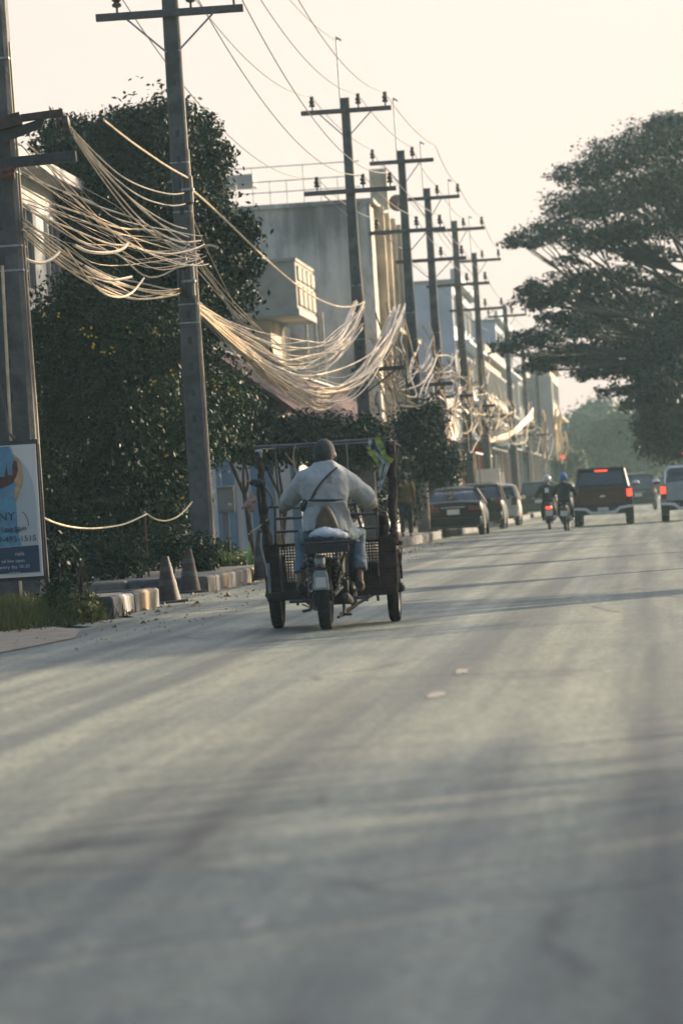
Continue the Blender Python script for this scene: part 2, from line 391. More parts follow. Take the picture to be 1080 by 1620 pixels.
def stained():
    m = bpy.data.materials.new('stained_concrete'); m.use_nodes = True; n = m.node_tree.nodes; l = m.node_tree.links; b = n['Principled BSDF']; b.inputs['Roughness'].default_value = .9
    tc = n.new('ShaderNodeTexCoord')
    def nz(sc, sz, s, d=6, ro=.62):
        mp = n.new('ShaderNodeMapping'); mp.inputs['Scale'].default_value = sc; l.new(tc.outputs['Object'], mp.inputs[0])
        z = n.new('ShaderNodeTexNoise'); z.inputs['Scale'].default_value = s; z.inputs['Detail'].default_value = d; z.inputs['Roughness'].default_value = ro; l.new(mp.outputs[0], z.inputs[0]); return z.outputs[0]
    def rp(src, a, ca, c, cc):
        r = n.new('ShaderNodeValToRGB'); l.new(src, r.inputs[0]); e = r.color_ramp.elements; e[0].position = a; e[1].position = c; e[0].color = (*ca, 1); e[1].color = (*cc, 1); return r.outputs[0]
    def mul(a, c, f=1.):
        x = n.new('ShaderNodeMix'); x.data_type = 'RGBA'; x.blend_type = 'MULTIPLY'; x.inputs[0].default_value = f; l.new(a, x.inputs[6]); l.new(c, x.inputs[7]); return x.outputs[2]
    base = rp(nz((1, 1, 1), 0, .5), .3, (.47, .465, .435), .7, (.60, .59, .545))
    streak = rp(nz((1, 1, .09), 0, 1.5), .40, (.42, .43, .43), .60, (1, 1, 1))       # rain streaks running down
    sp = n.new('ShaderNodeSeparateXYZ'); l.new(tc.outputs['Object'], sp.inputs[0])
    h = n.new('ShaderNodeMapRange'); h.inputs[1].default_value = 7.2; h.inputs[2].default_value = 11.3; l.new(sp.outputs[2], h.inputs[0])
    x = n.new('ShaderNodeMix'); x.data_type = 'RGBA'; l.new(h.outputs[0], x.inputs[0]); x.inputs[6].default_value = (1, 1, 1, 1); l.new(streak, x.inputs[7])
    blot = rp(nz((1, 1, .5), 0, .55, 8, .7), .40, (.40, .43, .43), .55, (1, 1, 1))     # grey mould blotches
    l.new(mul(mul(base, x.outputs[2]), blot, .85), b.inputs['Base Color'])
    return m
m_stain = stained()
m_stain2 = mat('weathered_cream_plaster', (.42, .36, .27), .9, var=.4, scale=.7, bump=.2, bscale=10)

def window(parent, c, axis, w, h, frame_m=None, cols=2, depth=.12):
    """axis 'y-' faces the camera side, 'x+' faces the street. Frame standing proud of the wall, glass set back in it, sill below."""
    fr = MB(); t = .06
    def bx(u0, u1, z0, z1, d0, d1):
        if axis == 'y-': fr.bb(c[0]+u0, c[0]+u1, c[1]-d1, c[1]-d0, c[2]+z0, c[2]+z1)
        else: fr.bb(c[0]+d0, c[0]+d1, c[1]+u0, c[1]+u1, c[2]+z0, c[2]+z1)
    bx(-w/2-t, -w/2, -h/2-t, h/2+t, -.02, depth*.6); bx(w/2, w/2+t, -h/2-t, h/2+t, -.02, depth*.6)
    bx(-w/2, w/2, h/2, h/2+t, -.02, depth*.6); bx(-w/2, w/2, -h/2-t, -h/2, -.02, depth)
    for i in range(1, cols): u = -w/2+w*i/cols; bx(u-.025, u+.025, -h/2, h/2, .02, depth*.45)
    o = P('window', fr, frame_m or m_alu, parent, smooth=False)
    fr = MB(); bx(-w/2, w/2, -h/2, h/2, .004, .02); P('pane', fr, m_glass, o, smooth=False)
    return o
def part(name, m, parent, boxes, bevel=0, **k):
    mb = MB()
    for b in boxes: mb.bb(*b)
    return P(name, mb, m, parent, smooth=False, bevel=bevel, **k)

# --- white shop house just behind the billboard pole (top left)
t = thing('shop_house', 'white rendered shop house with overhanging upper storey behind the near pole', 'building', (-12, 62, 0))
t.location = (0, 0, 0)
wx = -10.6
part('wall', m_white, t, [(-22, wx-1.2, 66, 78, 0, 4.1), (-22, wx, 66.1, 77.9, 4.42, 7.2)])
part('balcony_slab', m_white, t, [(-22, wx+.15, 65.9, 78.1, 4.1, 4.4)])
part('roof', m_grey, t, [(-22.2, wx+.5, 65.7, 78.3, 7.202, 7.4)])
for yy in (68, 71, 74.2): window(t, (wx, yy, 5.9), 'x+', 1.3, 1.4)
window(t, (-13.5, 66.1, 5.9), 'y-', 1.4, 1.3); window(t, (-17, 66.1, 5.9), 'y-', 1.4, 1.3)
part('pipe', m_steel, t, [(wx+.005, wx+.09, 69.5, 69.6, 4.4, 7.2)])
# --- shed with maroon roof
t = thing('roofed_shed', 'long white walled shed under a maroon sheet roof behind the hedge', 'building', (0, 0, 0))
part('wall', m_white, t, [(-16, -8.35, 98, 138, .15, 3.0)])
rf = MB(); rf.prism([(-7.9, 97.4, 3.15), (-10.3, 97.4, 5.05), (-16.4, 97.4, 3.1), (-16.4, 97.4, 3.0), (-10.3, 97.4, 4.94), (-7.9, 97.4, 3.04)], (0, 41, 0))
roof = P('roof', rf, m_maroon, t, smooth=False)
gb = MB(); gb.prism([(-8.45, 98.05, 3.0), (-10.3, 98.05, 4.75), (-15.9, 98.05, 3.0)], (0, .1, 0)); P('gable', gb, m_maroon, t, smooth=False)
rd_ = part('ridge_cap', m_steel, roof, [(-10.42, -10.18, 97.3, 138.5, 5.05, 5.1)])
for i, px in enumerate((352, 366, 392, 428, 470)):
    p = W(px, 800, 98); part('pilaster', m_bluepaint if i != 2 else m_pale, t, [(p.x-.11, p.x+.11, 97.93, 98.02, .15, 3.0)])
part('door', m_bluepaint, t, [(W(405, 800, 98).x-.22, W(405, 800, 98).x+.22, 97.95, 98.02, .15, 2.6)])
part('lamp_tube', m_whiteb, t, [(W(354, 695, 97.3).x, W(386, 695, 97.3).x, 97.25, 97.3, W(370, 696, 97.3).z-.03, W(370, 696, 97.3).z+.03)])
# --- white house with projecting balcony
t = thing('balcony_house', 'pale house with a boxy projecting balcony in front of the stained block', 'building', (0, 0, 0))
p0 = W(410, 490, 139.0); p1 = W(466, 414, 139.0); xr = p1.x
zb, zt = W(466, 488, 139).z, W(466, 413, 139).z
part('wall', m_stain2, t, [(-22, W(428, 520, 141).x, 141, 148.9, .1, zb-.25)])
m_tan = mat('tan_render', (.27, .25, .205), .85, var=.2, scale=1.5, bump=.1)
bal = part('balcony', m_tan, t, [(-13.6, xr, 139, 146.4, zb, zt)])
part('balcony_floor', m_grey, bal, [(-13.7, xr+.06, 138.9, 146.4, zb-.22, zb-.003)])
part('balcony_coping', m_tan, bal, [(-13.65, xr+.04, 138.94, 146.4, zt+.003, zt+.12)])
for i in range(4):
    yy = 139.5+i*1.8; part('grille', m_tan, bal, [(xr+.003, xr+.07, yy, yy+1.3, zb+.15, zt-.75), (xr+.003, xr+.07, yy, yy+1.3, zt-.6, zt-.12)])
for px in (482, 496, 503, 508): q = W(px, 520, 146); part('downpipe', m_steel, t, [(q.x-.05, q.x+.05, 146.52, 146.62, .1, zb+.2)])
# --- big stained concrete block
B2Y = 149.0; xf = W(592, 450, B2Y).x; zr = W(500, 326, B2Y).z
t = thing('apartment_block', 'tall block with a rain-stained blank grey concrete end wall', 'building', (0, 0, 0))
o = part('end_wall', m_stain, t, [(-30, xf, B2Y, B2Y+.4, .1, zr)])
part('side_wall', m_stain2, t, [(-30, xf-.003, B2Y+.402, 168, .1, zr-.1)])
part('roof_slab', m_stain, t, [(-30.2, xf+.15, B2Y-.12, 168.2, zr+.003, zr+.16)])
for i in range(5):
    yy = B2Y+2.4+i*3.5
    part('pier', m_stain2, t, [(xf+.003, xf+.35, yy-.2, yy+.2, .1, zr-.003)])
    for z in (2.6, 5.6, 8.6):
        if i < 4:
            window(t, (xf, yy+1.75, z), 'x+', 1.9, 1.5, cols=3)
            part('ledge', m_stain2, t, [(xf+.002, xf+.7, yy+.24, yy+3.26, z-1.15, z-1.0)])
q = W(597, 290, B2Y+6); part('roof_post', m_stain2, t, [(q.x-.3, q.x+.35, B2Y+6, B2Y+6.6, zr+.17, W(597, 247+20, B2Y+6).z)])
# roof railing
rl = bpy.data.objects.new('roof_railing', None); COL.objects.link(rl); rl.parent = t
zt2 = zr+1.55
for i in range(20):
    x = xf-.5-i*.62; P('railing_post', MB().tube([(x, B2Y+.2, zr+.16), (x, B2Y+.2, zt2-(0.5 if i % 3 else 0))], .022, 6), m_steel, rl)
for z in (zr+.62, zr+1.02, zt2): P('railing_bar', MB().tube([(-24, B2Y+.2, z), (xf-.3, B2Y+.2, z)], .02, 6), m_steel, rl)
q0 = W(335, 289, 160); q1 = W(411, 287, 160)
t = thing('water_tower_slab', 'flat concrete canopy slab on columns rising behind the stained block', 'building', (0, 0, 0))
part('slab', m_grey, t, [(q0.x-6, q1.x-.3, 160, 162.2, q1.z-.1, q1.z+.32)])
for x in (q0.x-4, q1.x-1.6): part('column', m_grey, t, [(x-.2, x+.2, 161, 161.4, .1, q1.z-.103)])
# satellite dish at the corner of the block
c = W(628, 321, 152)
t = thing('satellite_dish', 'round brown satellite dish on the corner of the stained block roof', 'dish', (c.x-.3, 152.4, zr))
mb = MB(); R_ = .32; mb.lathe((.3, -.4, c.z-zr), (.15, -1, .15), [(.02, .1)]+[(R_*math.sin(a), .11*math.cos(a)**2) for a in np.linspace(.1, 1.57, 7)][::1]+[(R_*.97, -.02), (.02, .07)], 20); P('reflector', mb, m_rust, t)
P('mast', MB().tube([(0, 0, 0), (0, 0, c.z-zr-.05), (.3, -.33, c.z-zr)], .03, 8), m_steel, t)
P('feed_arm', MB().tube([(.3, -.38, c.z-zr-.3), (.36, -.85, c.z-zr)], .015, 6), m_steel, t)

# --- shop rows farther along the street: (y0, y1, x facade, z top, wall, label, awning z, sign colour)
def shop(y0, y1, xf, zt, wm, label, floors=3, awn=None, awn_m=None, signs=(), parapet=True):
    t = thing('shophouse', label, 'building', (0, 0, 0))
    part('wall', wm, t, [(xf-12, xf, y0+.05, y1-.05, .1, zt)])
    part('roof', m_grey, t, [(xf-12.2, xf+.4, y0, y1, zt+.002, zt+.18)])
    part('parapet', wm, t, [(xf-.02, xf+.2, y0+.1, y1-.1, zt+.183, zt+.7)])
    fh = (zt-3.4)/max(1, floors-1) if floors > 1 else 3
    nb = max(1, int((y1-y0)/4))
    for b in range(nb):
        ym = y0+(b+.5)*(y1-y0)/nb
        sh = MB()
        for k in range(9): sh.bb(xf+.004+(k % 2)*.03, xf+.05+(k % 2)*.03, ym-1.5+k*.333, ym-1.5+(k+1)*.333-.01, .12, 2.7)
        P('shutter', sh, m_steel, t, smooth=False)
        for fl in range(1, floors):
            z = 3.4+(fl-.45)*fh
            window(t, (xf, ym, z), 'x+', 2.2, min(1.5, fh*.55), cols=3)
    for fl in range(1, floors):
        window(t, (xf-3, y0+.05, 3.4+(fl-.45)*fh), 'y-', 1.3, 1.2)
    for fl in range(1, floors): part('ledge', wm, t, [(xf+.002, xf+.75, y0+.2, y1-.2, 3.25+(fl-1)*fh, 3.4+(fl-1)*fh)])
    if awn:
        a = MB(); a.prism([(xf+.01, y0+.1, awn), (xf+2.4, y0+.1, awn-.55), (xf+2.4, y0+.1, awn-.62), (xf+.01, y0+.1, awn-.08)], (0, y1-y0-.2, 0)); P('awning', a, awn_m or m_grey, t, smooth=False)
        for yy in np.linspace(y0+.5, y1-.5, nb+1): part('awning_post', m_steel, t, [(xf+2.28, xf+2.36, yy-.04, yy+.04, .19, awn-.6)])
    for (yy, z, w, h, m) in signs: part('signboard', m, t, [(xf+.8, xf+.8+w, yy, yy+.12, z, z+h), ])
    return t
XF = -9.5
shop(169, 187, XF, 4.6, m_pale, 'low pale shop with a grey awning next to the stained block', 1, 3.6, m_pale, [(168.8, 3.8, .8, .5, m_yel)])
shop(187.2, 208, XF, 5.4, m_grey, 'low grey shop with orange shop boards along the pavement', 1, 4.0, m_dark,
     [(190, 1.0, .7, 2.2, m_orange), (196, .9, 1.1, 2.6, m_redb), (197.5, 2.4, 1.0, 1.2, m_orange), (203, 2.8, .8, .9, m_whiteb)])
shop(209, 232, XF, 12.2, m_pale, 'pale blue four storey shophouse with a flat parapet roof', 4, 4.3, m_bluepaint, [(212, 1.6, .8, 2.4, m_dgreen), (217, 2.2, .7, 1.2, m_whiteb)])
shop(233, 262, XF+.4, 9.2, m_cream, 'cream three storey shophouse beyond the pale blue one', 3, 4.2, m_grey, [(236, 1.2, .8, 2.4, m_orange), (244, 2.4, .8, 1.8, m_dgreen)])
shop(263, 292, XF+.2, 12.4, m_pale, 'pale tall shophouse half hidden by the rain tree', 4, 4.2, m_dark, [(266, 1.6, .8, 2, m_bluepaint)])
shop(293, 318, XF+.5, 9.8, m_grey, 'grey three storey shophouse near the traffic signal', 3, 4.2, m_cream, [(296, 2, .8, 2.0, m_yel)])
shop(319, 345, XF+2.2, 11.0, m_cream, 'farthest cream shophouse at the bend of the street', 3, 4.2, m_grey, [(322, 2, .9, 2.2, m_orange)])
# grey slim tower in front of the last shops
t = thing('stair_tower', 'slim grey stair tower rising between the far shophouses', 'building', (0, 0, 0))
q = W(857, 680, 300); part('wall', m_grey, t, [(q.x-.9, q.x+.9, 300, 302, .1, W(857, 596, 300).z)]); window(t, (q.x, 300, 6.5), 'y-', .7, 1.2)

# ================================================================ POLES AND CABLES
m_conc = mat('pole_concrete', (.078, .080, .078), .85, var=.35, scale=4, bump=.4, bscale=22)
m_arm = mat('crossarm_concrete', (.075, .074, .072), .85, var=.25, scale=8, bump=.3)
m_ins = mat('brown_porcelain', (.055, .035, .028), .3, var=.2, scale=20)
m_cab_l = mat('sun_glare_cable', (.52, .41, .27), .34, var=.25, scale=6, spec=.6)  # cream-gold base carries the sun glare on dark rubber
m_cab_m = mat('dusty_cable', (.19, .165, .13), .38, var=.3, scale=6, spec=.6)
m_cab_d = mat('black_cable', (.035, .035, .037), .35, var=.3, scale=6, spec=.7)
m_wire = mat('bare_wire', (.20, .19, .18), .45, metal=.3, var=.1)
PX = -7.3
def px_of(Y, x=PX): return x
def make_pole(label, x, Y, wb, wt, H, arms, rod=None, conduit=True, group='concrete power poles along the left kerb'):
    t = thing('utility_pole', label, 'power pole', (x, Y, 0), 0, group)
    b = MB(); rg = []
    for k in range(9):
        z = H*k/8; w = (wb+(wt-wb)*k/8)/2; d = w*.8; c = w*.22
        rg.append([(-w+c, -d, z), (w-c, -d, z), (w, -d+c, z), (w, d-c, z), (w-c, d, z), (-w+c, d, z), (-w, d-c, z), (-w, -d+c, z)])
    b.rings(rg); P('shaft', b, m_conc, t, smooth=False, ang=20)
    hl = MB()
    for k in range(14):
        z = 2.6+k*.42
        if z < H-.5: hl.bb(-.035, .035, -(wb+(wt-wb)*z/H)*.4-.006, -(wb+(wt-wb)*z/H)*.4+.02, z, z+.12)
    P('climbing_hole', hl, m_dark, t, smooth=False)['kind'] = 'stuff'
    for (z, l, r, ins) in arms:
        a = P('crossarm', MB().bb(-l, r, -.24, -.12, z-.06, z+.06), m_arm, t, smooth=False, bevel=.01)
        for s in (-1, 1): P('brace', MB().beam((s*.58*min(l, r)/1.0, -.18, z-.06), (s*.1, -.15, z-.62), .03), m_steel, a)
        for q in ins:
            if -l < q < r:
                P('insulator', MB().lathe((q, -.18, z+.06), (0, 0, 1), [(.02, 0), (.02, .08), (.075, .10), (.08, .14), (.045, .17), (.08, .20), (.07, .25), (.04, .28), (.055, .31), (.05, .36), (.02, .38)], 10), m_ins, a)
    if rod: P('earth_rod', MB().tube([(-.12, 0, H-.4), (-.13, 0, H+rod)], .022, 6).box((-.07, 0, H+rod-.06), (.16, .03, .05), Matrix.Rotation(.6, 3, 'Y')), m_steel, t)
    if conduit: P('earth_wire', MB().tube([(wb*.5+.004, -.03, .3), (wb*.47+.01, -.03, 2.5), ((wb+(wt-wb)*.6)*.5+.01, -.03, H*.6)], .014, 6), m_cab_l, t)
    bd = MB()
    for z in (4.2, 4.5, 5.4, 6.0, 6.8):
        w = wb+(wt-wb)*z/H; bd.bb(-w/2-.006, w/2+.006, -w*.4-.006, w*.4+.006, z, z+.025)
    P('steel_band', bd, m_steel, t, smooth=False)['kind'] = 'stuff'
    return t
INS = (-.85, .35, 1.05)
POLES = {}
def pole_at(key, Y, label, x=PX, wb=.37, wt=.22, H=11.7, low=9.26, top=11.35, l=1.2, r=1.2, tl=1.15, tr=1.2, rod=1.6):
    arms = []
    if top: arms.append((top, tl, tr, INS))
    if low: arms.append((low, l, r, INS))
    POLES[key] = Vector((x, Y, 0)); return make_pole(label, x, Y, wb, wt, H, arms, rod)
xA = W(22, 640, 50).x
pole_at('A', 50, 'wide concrete pole rising behind the billboard', xA, .58, .34, 11.7, low=9.26)
pole_at('B', 66.3, 'tall concrete pole with traffic cones at its foot and cables bundled at mid height', -7.28, .36, .235, low=9.23)
pole_at('C', 106.5, 'concrete pole with two crossarms and a tall rod, before the stained block', -7.3)
pole_at('D', 123.5, 'second pole beyond the cargo trike, in front of the satellite dish', -6.88, tl=.95, tr=.98, l=1.1)
pole_at('E', 139, 'third pole beyond the cargo trike, right of the dish', -6.94, tl=.8, tr=1.1)
pole_at('F', 156, 'fourth pole beyond the cargo trike, before the pale blue shophouse', -6.83, tl=.8, tr=1.15)
pole_at('G', 177, 'fifth pole beyond the cargo trike, before the cream shophouse', -6.98, tl=.9, tr=1.15)
pole_at('H', 211, 'sixth pole beyond the cargo trike, partly behind rain tree leaves', -6.92, top=None, H=11.0, low=10.4, l=.9, r=1.1, rod=None)
pole_at('I', 238, 'seventh pole beyond the cargo trike, hazy behind the rain tree twigs', -6.92, H=9.8, top=None, rod=None)
pole_at('J', 266, 'last hazy pole before the traffic signal', -6.92, H=9.8, top=None, rod=None)
order = 'ABCDEFGHIJ'

def cable(name, p0, p1, sag, r, m, label, group, wob=.0, n=22, seg=5, low=.5, cat='cable'):
    p0 = Vector(p0); p1 = Vector(p1); pts = []
    a1, a2 = random.uniform(-wob, wob), random.uniform(-wob, wob); a3, a4, f3, f4, g3 = random.uniform(-wob, wob)*.35, random.uniform(-wob, wob)*.4, random.uniform(0, 6), random.uniform(0, 6), random.uniform(6, 14); f1, f2 = random.uniform(0, 6), random.uniform(0, 6)
    e = math.log(.5)/math.log(low)
    for i in range(n+1):
        t = i/n; tt = t**e; q = p0.lerp(p1, t); q.z -= sag*4*tt*(1-tt)
        w = math.sin(math.pi*t)
        q.x += w*(a1*math.sin(3*t*3.1+f1)+a3*math.sin(g3*t+f3)); q.z += w*((a2*math.sin(2.3*t*3.1+f2))*.6+a4*math.sin(g3*1.3*t+f4))
        pts.append(q)
    loc = p0.copy(); mb = MB().tube([q-loc for q in pts], r, seg)
    o = P(name, mb, m, None, loc=loc); return tag(o, label, cat, group)
# --- high voltage conductors on the crossarm insulators, and the earth wire on the rods
def hv(k0, k1, z, q, sag, label, group):
    a = POLES[k0]+Vector((q, -.18, z+.42)); b = POLES[k1]+Vector((q, -.18, z+.42))
    cable('power_line', a, b, sag, .011, m_wire, label, group, n=26, cat='power line')
for q in INS:
    hv('A', 'B', 9.26, q, .35, 'thin bare wire high above the near pole tops', 'bare power lines over the near poles')
    hv('B', 'C', 9.26, q, .9, 'thin bare wire dropping from the tall near crossarm to the second crossarm', 'bare power lines from the tall pole to the next')
    hv('B', 'C', 11.35, q, .9, 'thin bare wire crossing the open sky towards the pole with the rod', 'bare power lines crossing the sky')
    for k in range(2, 7):
        hv(order[k], order[k+1], 9.26, q, .2, 'short bare wire between the lower crossarms of the far poles', 'bare power lines along the far poles')
        if k < 6: hv(order[k], order[k+1], 11.35, q, .2, 'short bare wire between the top crossarms of the far poles', 'bare power lines on the far top crossarms')
cable('earth_line', POLES['B']+Vector((-.13, 0, 13.2)), POLES['C']+Vector((-.13, 0, 13.2)), .7, .009, m_wire, 'thin wire ending at the tip of the tall rod', None, cat='wire')

# --- slack telephone cables.  A -> B
def spread(c, sx, sy, sz): return c+Vector((random.gauss(0, sx), random.gauss(0, sy), random.gauss(0, sz)))
def pick(): return random.choices([m_cab_l, m_cab_m, m_cab_d], [.52, .30, .18])[0]
gAB = 'slack telephone cables between the billboard pole and the tall pole'
YA, YB, YC = 50, 66.3, 106.5
# attachment points along pole B (read from the photograph) and on the arm of pole A
for i in range(22):          # thick bright bundle
    s = random.random()
    a = W(random.uniform(10, 60), random.uniform(262, 365) if s > .25 else random.uniform(215, 265), YA+random.uniform(-.1, .4))
    b = W(random.uniform(300, 330), random.gauss(398, 13), YB-.25-random.random()*.3)
    cable('telephone_cable', a, b, random.uniform(.02, .5), random.choice([.005, .007, .009, .014]), pick(), 'pale slack cable in the thick sunlit bundle in front of the dark tree', gAB, wob=.17, low=.56)
for i in range(8):           # lower strands ending on the pole's near face
    a = W(random.uniform(34, 44), random.uniform(345, 375), YA-.2); b = W(random.uniform(281, 288), random.uniform(450, 470), YB-.17)
    cable('telephone_cable', a, b, random.uniform(.2, .4), random.choice([.009, .014]), pick(), 'pale cable low in the sunlit bundle, reaching the tall pole below the others', gAB+' (lower strands)', wob=.06)
for (xa, ya, yb, sag) in [(102, 190, 282, .05), (106, 194, 305, .3), (112, 200, 322, .35), (110, 205, 362, .25), (112, 208, 375, .22), (115, 210, 385, .28), (116, 215, 392, .32), (112, 205, 388, .15)]:
    a = W(xa, ya, YA+.2) if ya > 192 else W(165, 190, YA+6); b = W(292+random.uniform(-3, 8), yb, YB-.2)
    cable('telephone_cable', a, b, sag, .012 if sag > .1 else .016, m_cab_l if sag < .1 else m_cab_m, 'thin pale cable running above the bundle from the bracket tip to the tall pole', 'single cables above the sunlit bundle', wob=.02)
# hanging loops
def loop(pts, Y0, Y1, r, m, label, cat='cable', name='cable_loop', group='hanging cable loops'):
    n = len(pts); pp = [W(x, y, Y0+(Y1-Y0)*i/(n-1)) for i, (x, y) in enumerate(pts)]
    # smooth (Catmull-Rom)
    out = []
    for i in range(n-1):
        q0, q1, q2, q3 = pp[max(0, i-1)], pp[i], pp[i+1], pp[min(n-1, i+2)]
        for k in range(6):
            t = k/6; out.append(.5*((2*q1)+(q2-q0)*t+(2*q0-5*q1+4*q2-q3)*t*t+(3*q1-q0-3*q2+q3)*t**3))
    out.append(pp[-1]); loc = out[0].copy()
    o = P(name, MB().tube([q-loc for q in out], r, 6), m, None, loc=loc); return tag(o, label, cat, group)
loop([(34, 405), (48, 413), (65, 416), (82, 410), (94, 399)], 50, 51, .022, m_cab_l, 'short thick loop hanging in front of the white shop house', group=None)
loop([(104, 392), (122, 418), (140, 442), (165, 464), (190, 470), (210, 462), (228, 440)], 52, 60, .016, m_cab_l, 'long loop hanging lowest under the sunlit bundle', group=None)
loop([(132, 420), (155, 438), (180, 443), (208, 438)], 54, 58, .02, m_cab_m, 'short loop with a yellow tag under the bundle', group=None)
loop([(118, 388), (140, 398), (170, 400), (192, 395), (202, 386)], 53, 57, .024, m_cab_l, 'thick pale loop curling up below the middle of the bundle', group=None)
loop([(275, 425), (283, 415), (290, 402), (305, 395), (330, 388), (345, 392)], 66, 65.6, .02, m_cab_l, 'pale cable tails curling round the tall pole', group=None)
# --- B -> C
gBC = 'slack telephone cables between the tall pole and the pole with the rod'
for i in range(30):          # deep bright bundle, ends on the bracket at the street side of pole C
    a = W(305+random.uniform(-3, 4), random.gauss(483, 4), YB+.1)
    k = random.random()
    b = W(random.uniform(618, 641), random.gauss(494, 8), YC-1+random.uniform(-.4, .4))
    cable('telephone_cable', a, b, random.gauss(1.78, .16), random.choice([.009, .012, .018]), random.choices([m_cab_l, m_cab_m, m_cab_d], [.66, .22, .12])[0], 'pale cable in the deep sagging bundle above the cargo trike', gBC, wob=.22, low=.54, n=30)
for i in range(18):          # shallower strands, ending on pole C itself
    a = W(305+random.uniform(-3, 4), random.gauss(485, 6), YB+.1); b = W(random.uniform(560, 577), random.uniform(470, 520), YC-.4)
    cable('telephone_cable', a, b, random.uniform(.75, 1.35), random.choice([.009, .013, .018]), pick(), 'pale cable sagging to the pole with the rod above the deep bundle', gBC+' (upper strands)', wob=.2, low=.56, n=30)
cable('telephone_cable', W(303, 300, YB), W(575, 478, YC-.4), .62, .02, m_cab_l, 'single clean cable sweeping down from the tall pole to the pole with the rod', None, n=30, low=.6)
for i in range(7):           # steep thin strands crossing the bundle
    a = W(300+random.uniform(-2, 6), random.uniform(335, 430), YB+.1); b = W(random.uniform(410, 450), random.uniform(545, 575), 86)
    cable('telephone_cable', a, b, .15, .011, m_cab_m, 'thin dusty cable slanting steeply down into the deep bundle', 'steep thin cables beside the tall pole', n=14)
for i in range(6):           # lashed tails gathered where the bundles meet
    a = W(random.uniform(415, 430), random.uniform(548, 560), 84); b = W(random.uniform(425, 450), random.uniform(580, 600), 85)
    cable('cable_tail', a, b, .05, .022, random.choice([m_cab_l, m_cab_d]), 'loose cable tail hanging where the two bundles meet', 'loose cable tails in the deep bundle', n=8)
for i in range(5):
    x = random.uniform(556, 575); loop([(x-24, 545), (x-14, 520), (x-4, 495), (x+3, 478)], 100, 106.2, .035, m_cab_l, 'thick white cable rising to the pole with the rod', group='thick white cables rising to the pole with the rod')
# closures and brackets
def closure(px, py, Y, L, r, label):
    c = W(px, py, Y); t = thing('splice_closure', label, 'cable box', c, 0, 'cable splice boxes on the poles')
    P('casing', MB().lathe((0, 0, -L/2), (0, 0, 1), [(r*.6, 0), (r, .04), (r, L-.04), (r*.6, L)], 10), m_dark, t); P('clamp', MB().bb(-r*1.1, r*1.1, -r*1.1, r*1.1, -.02, .02), m_steel, t, smooth=False)
closure(297, 300, YB-.25, .5, .09, 'black splice box high on the tall pole'); closure(299, 445, YB-.25, .55, .1, 'black splice box low on the tall pole, under the bundle')
closure(287, 410, YB-.3, .35, .08, 'small black splice box in the bundle end')
# steel bracket arms of pole A (left edge)
m_arm_d = mat('dark_rusty_arm', (.045, .026, .020), .6, var=.4, scale=14, bump=.2)
t = thing('cable_bracket', 'dark rusty bracket arm with sunlit rim carrying cables on the near pole', 'bracket', POLES['A']+Vector((0, -.2, 0)))
a0 = W(-14, 200, YA-.35)-t.location; a1 = W(34, 187, YA-.35)-t.location; a2 = W(101, 178, YA-.35)-t.location
P('arm', MB().beam(a0, a1, .10, .16).beam(a1, a2, .10, .09), m_arm_d, t, bevel=.01); P('web', MB().prism([a0+Vector((0, .03, -.08)), a1+Vector((0, .03, -.08)), a1+Vector((.3, .03, .0)), a1+Vector((.24, .03, -.13)), a0+Vector((0, .03, -.25))], (0, .03, 0)), m_dark, t, smooth=False)
sp = a2+Vector((.0, 0, -.12)); P('spool', MB().lathe(sp+Vector((-.1, 0, -.02)), (1, 0, .1), [(.04, 0), (.09, .01), (.09, .05), (.05, .07), (.09, .09), (.09, .16), (.04, .17)], 10), m_ins, t)
P('hook', MB().tube([a2, a2+Vector((.02, 0, -.06)), sp], .015, 6), m_steel, t)
t = thing('cable_bracket', 'dark steel channel bracket below the rusty one on the near pole', 'bracket', POLES['A']+Vector((0, -.2, 0)))
b0 = W(2, 259, YA-.34)-t.location; b1 = W(121, 247, YA-.34)-t.location
P('arm', MB().beam(b0, b1, .10, .13), m_dark, t, bevel=.008)
for k in range(5): P('bolt', MB().lathe(b0.lerp(b1, .35+.14*k)+Vector((0, -.05, 0)), (0, -1, 0), [(.018, 0), (.018, .03)], 8), m_dark, t)
t = thing('insulator_rack', 'small rack of rust-red spools on the near pole at the picture edge', 'insulator rack', POLES['A']+Vector((0, -.25, 0)))
for k, y in enumerate((271, 281)):
    c = W(6, y, YA-.4)-t.location; P('spool', MB().lathe(c+Vector((-.16, 0, 0)), (1, 0, .06), [(.03, 0), (.05, .01), (.03, .05), (.05, .1), (.03, .14), (.05, .2), (.03, .26), (.045, .3)], 10), m_rust, t)
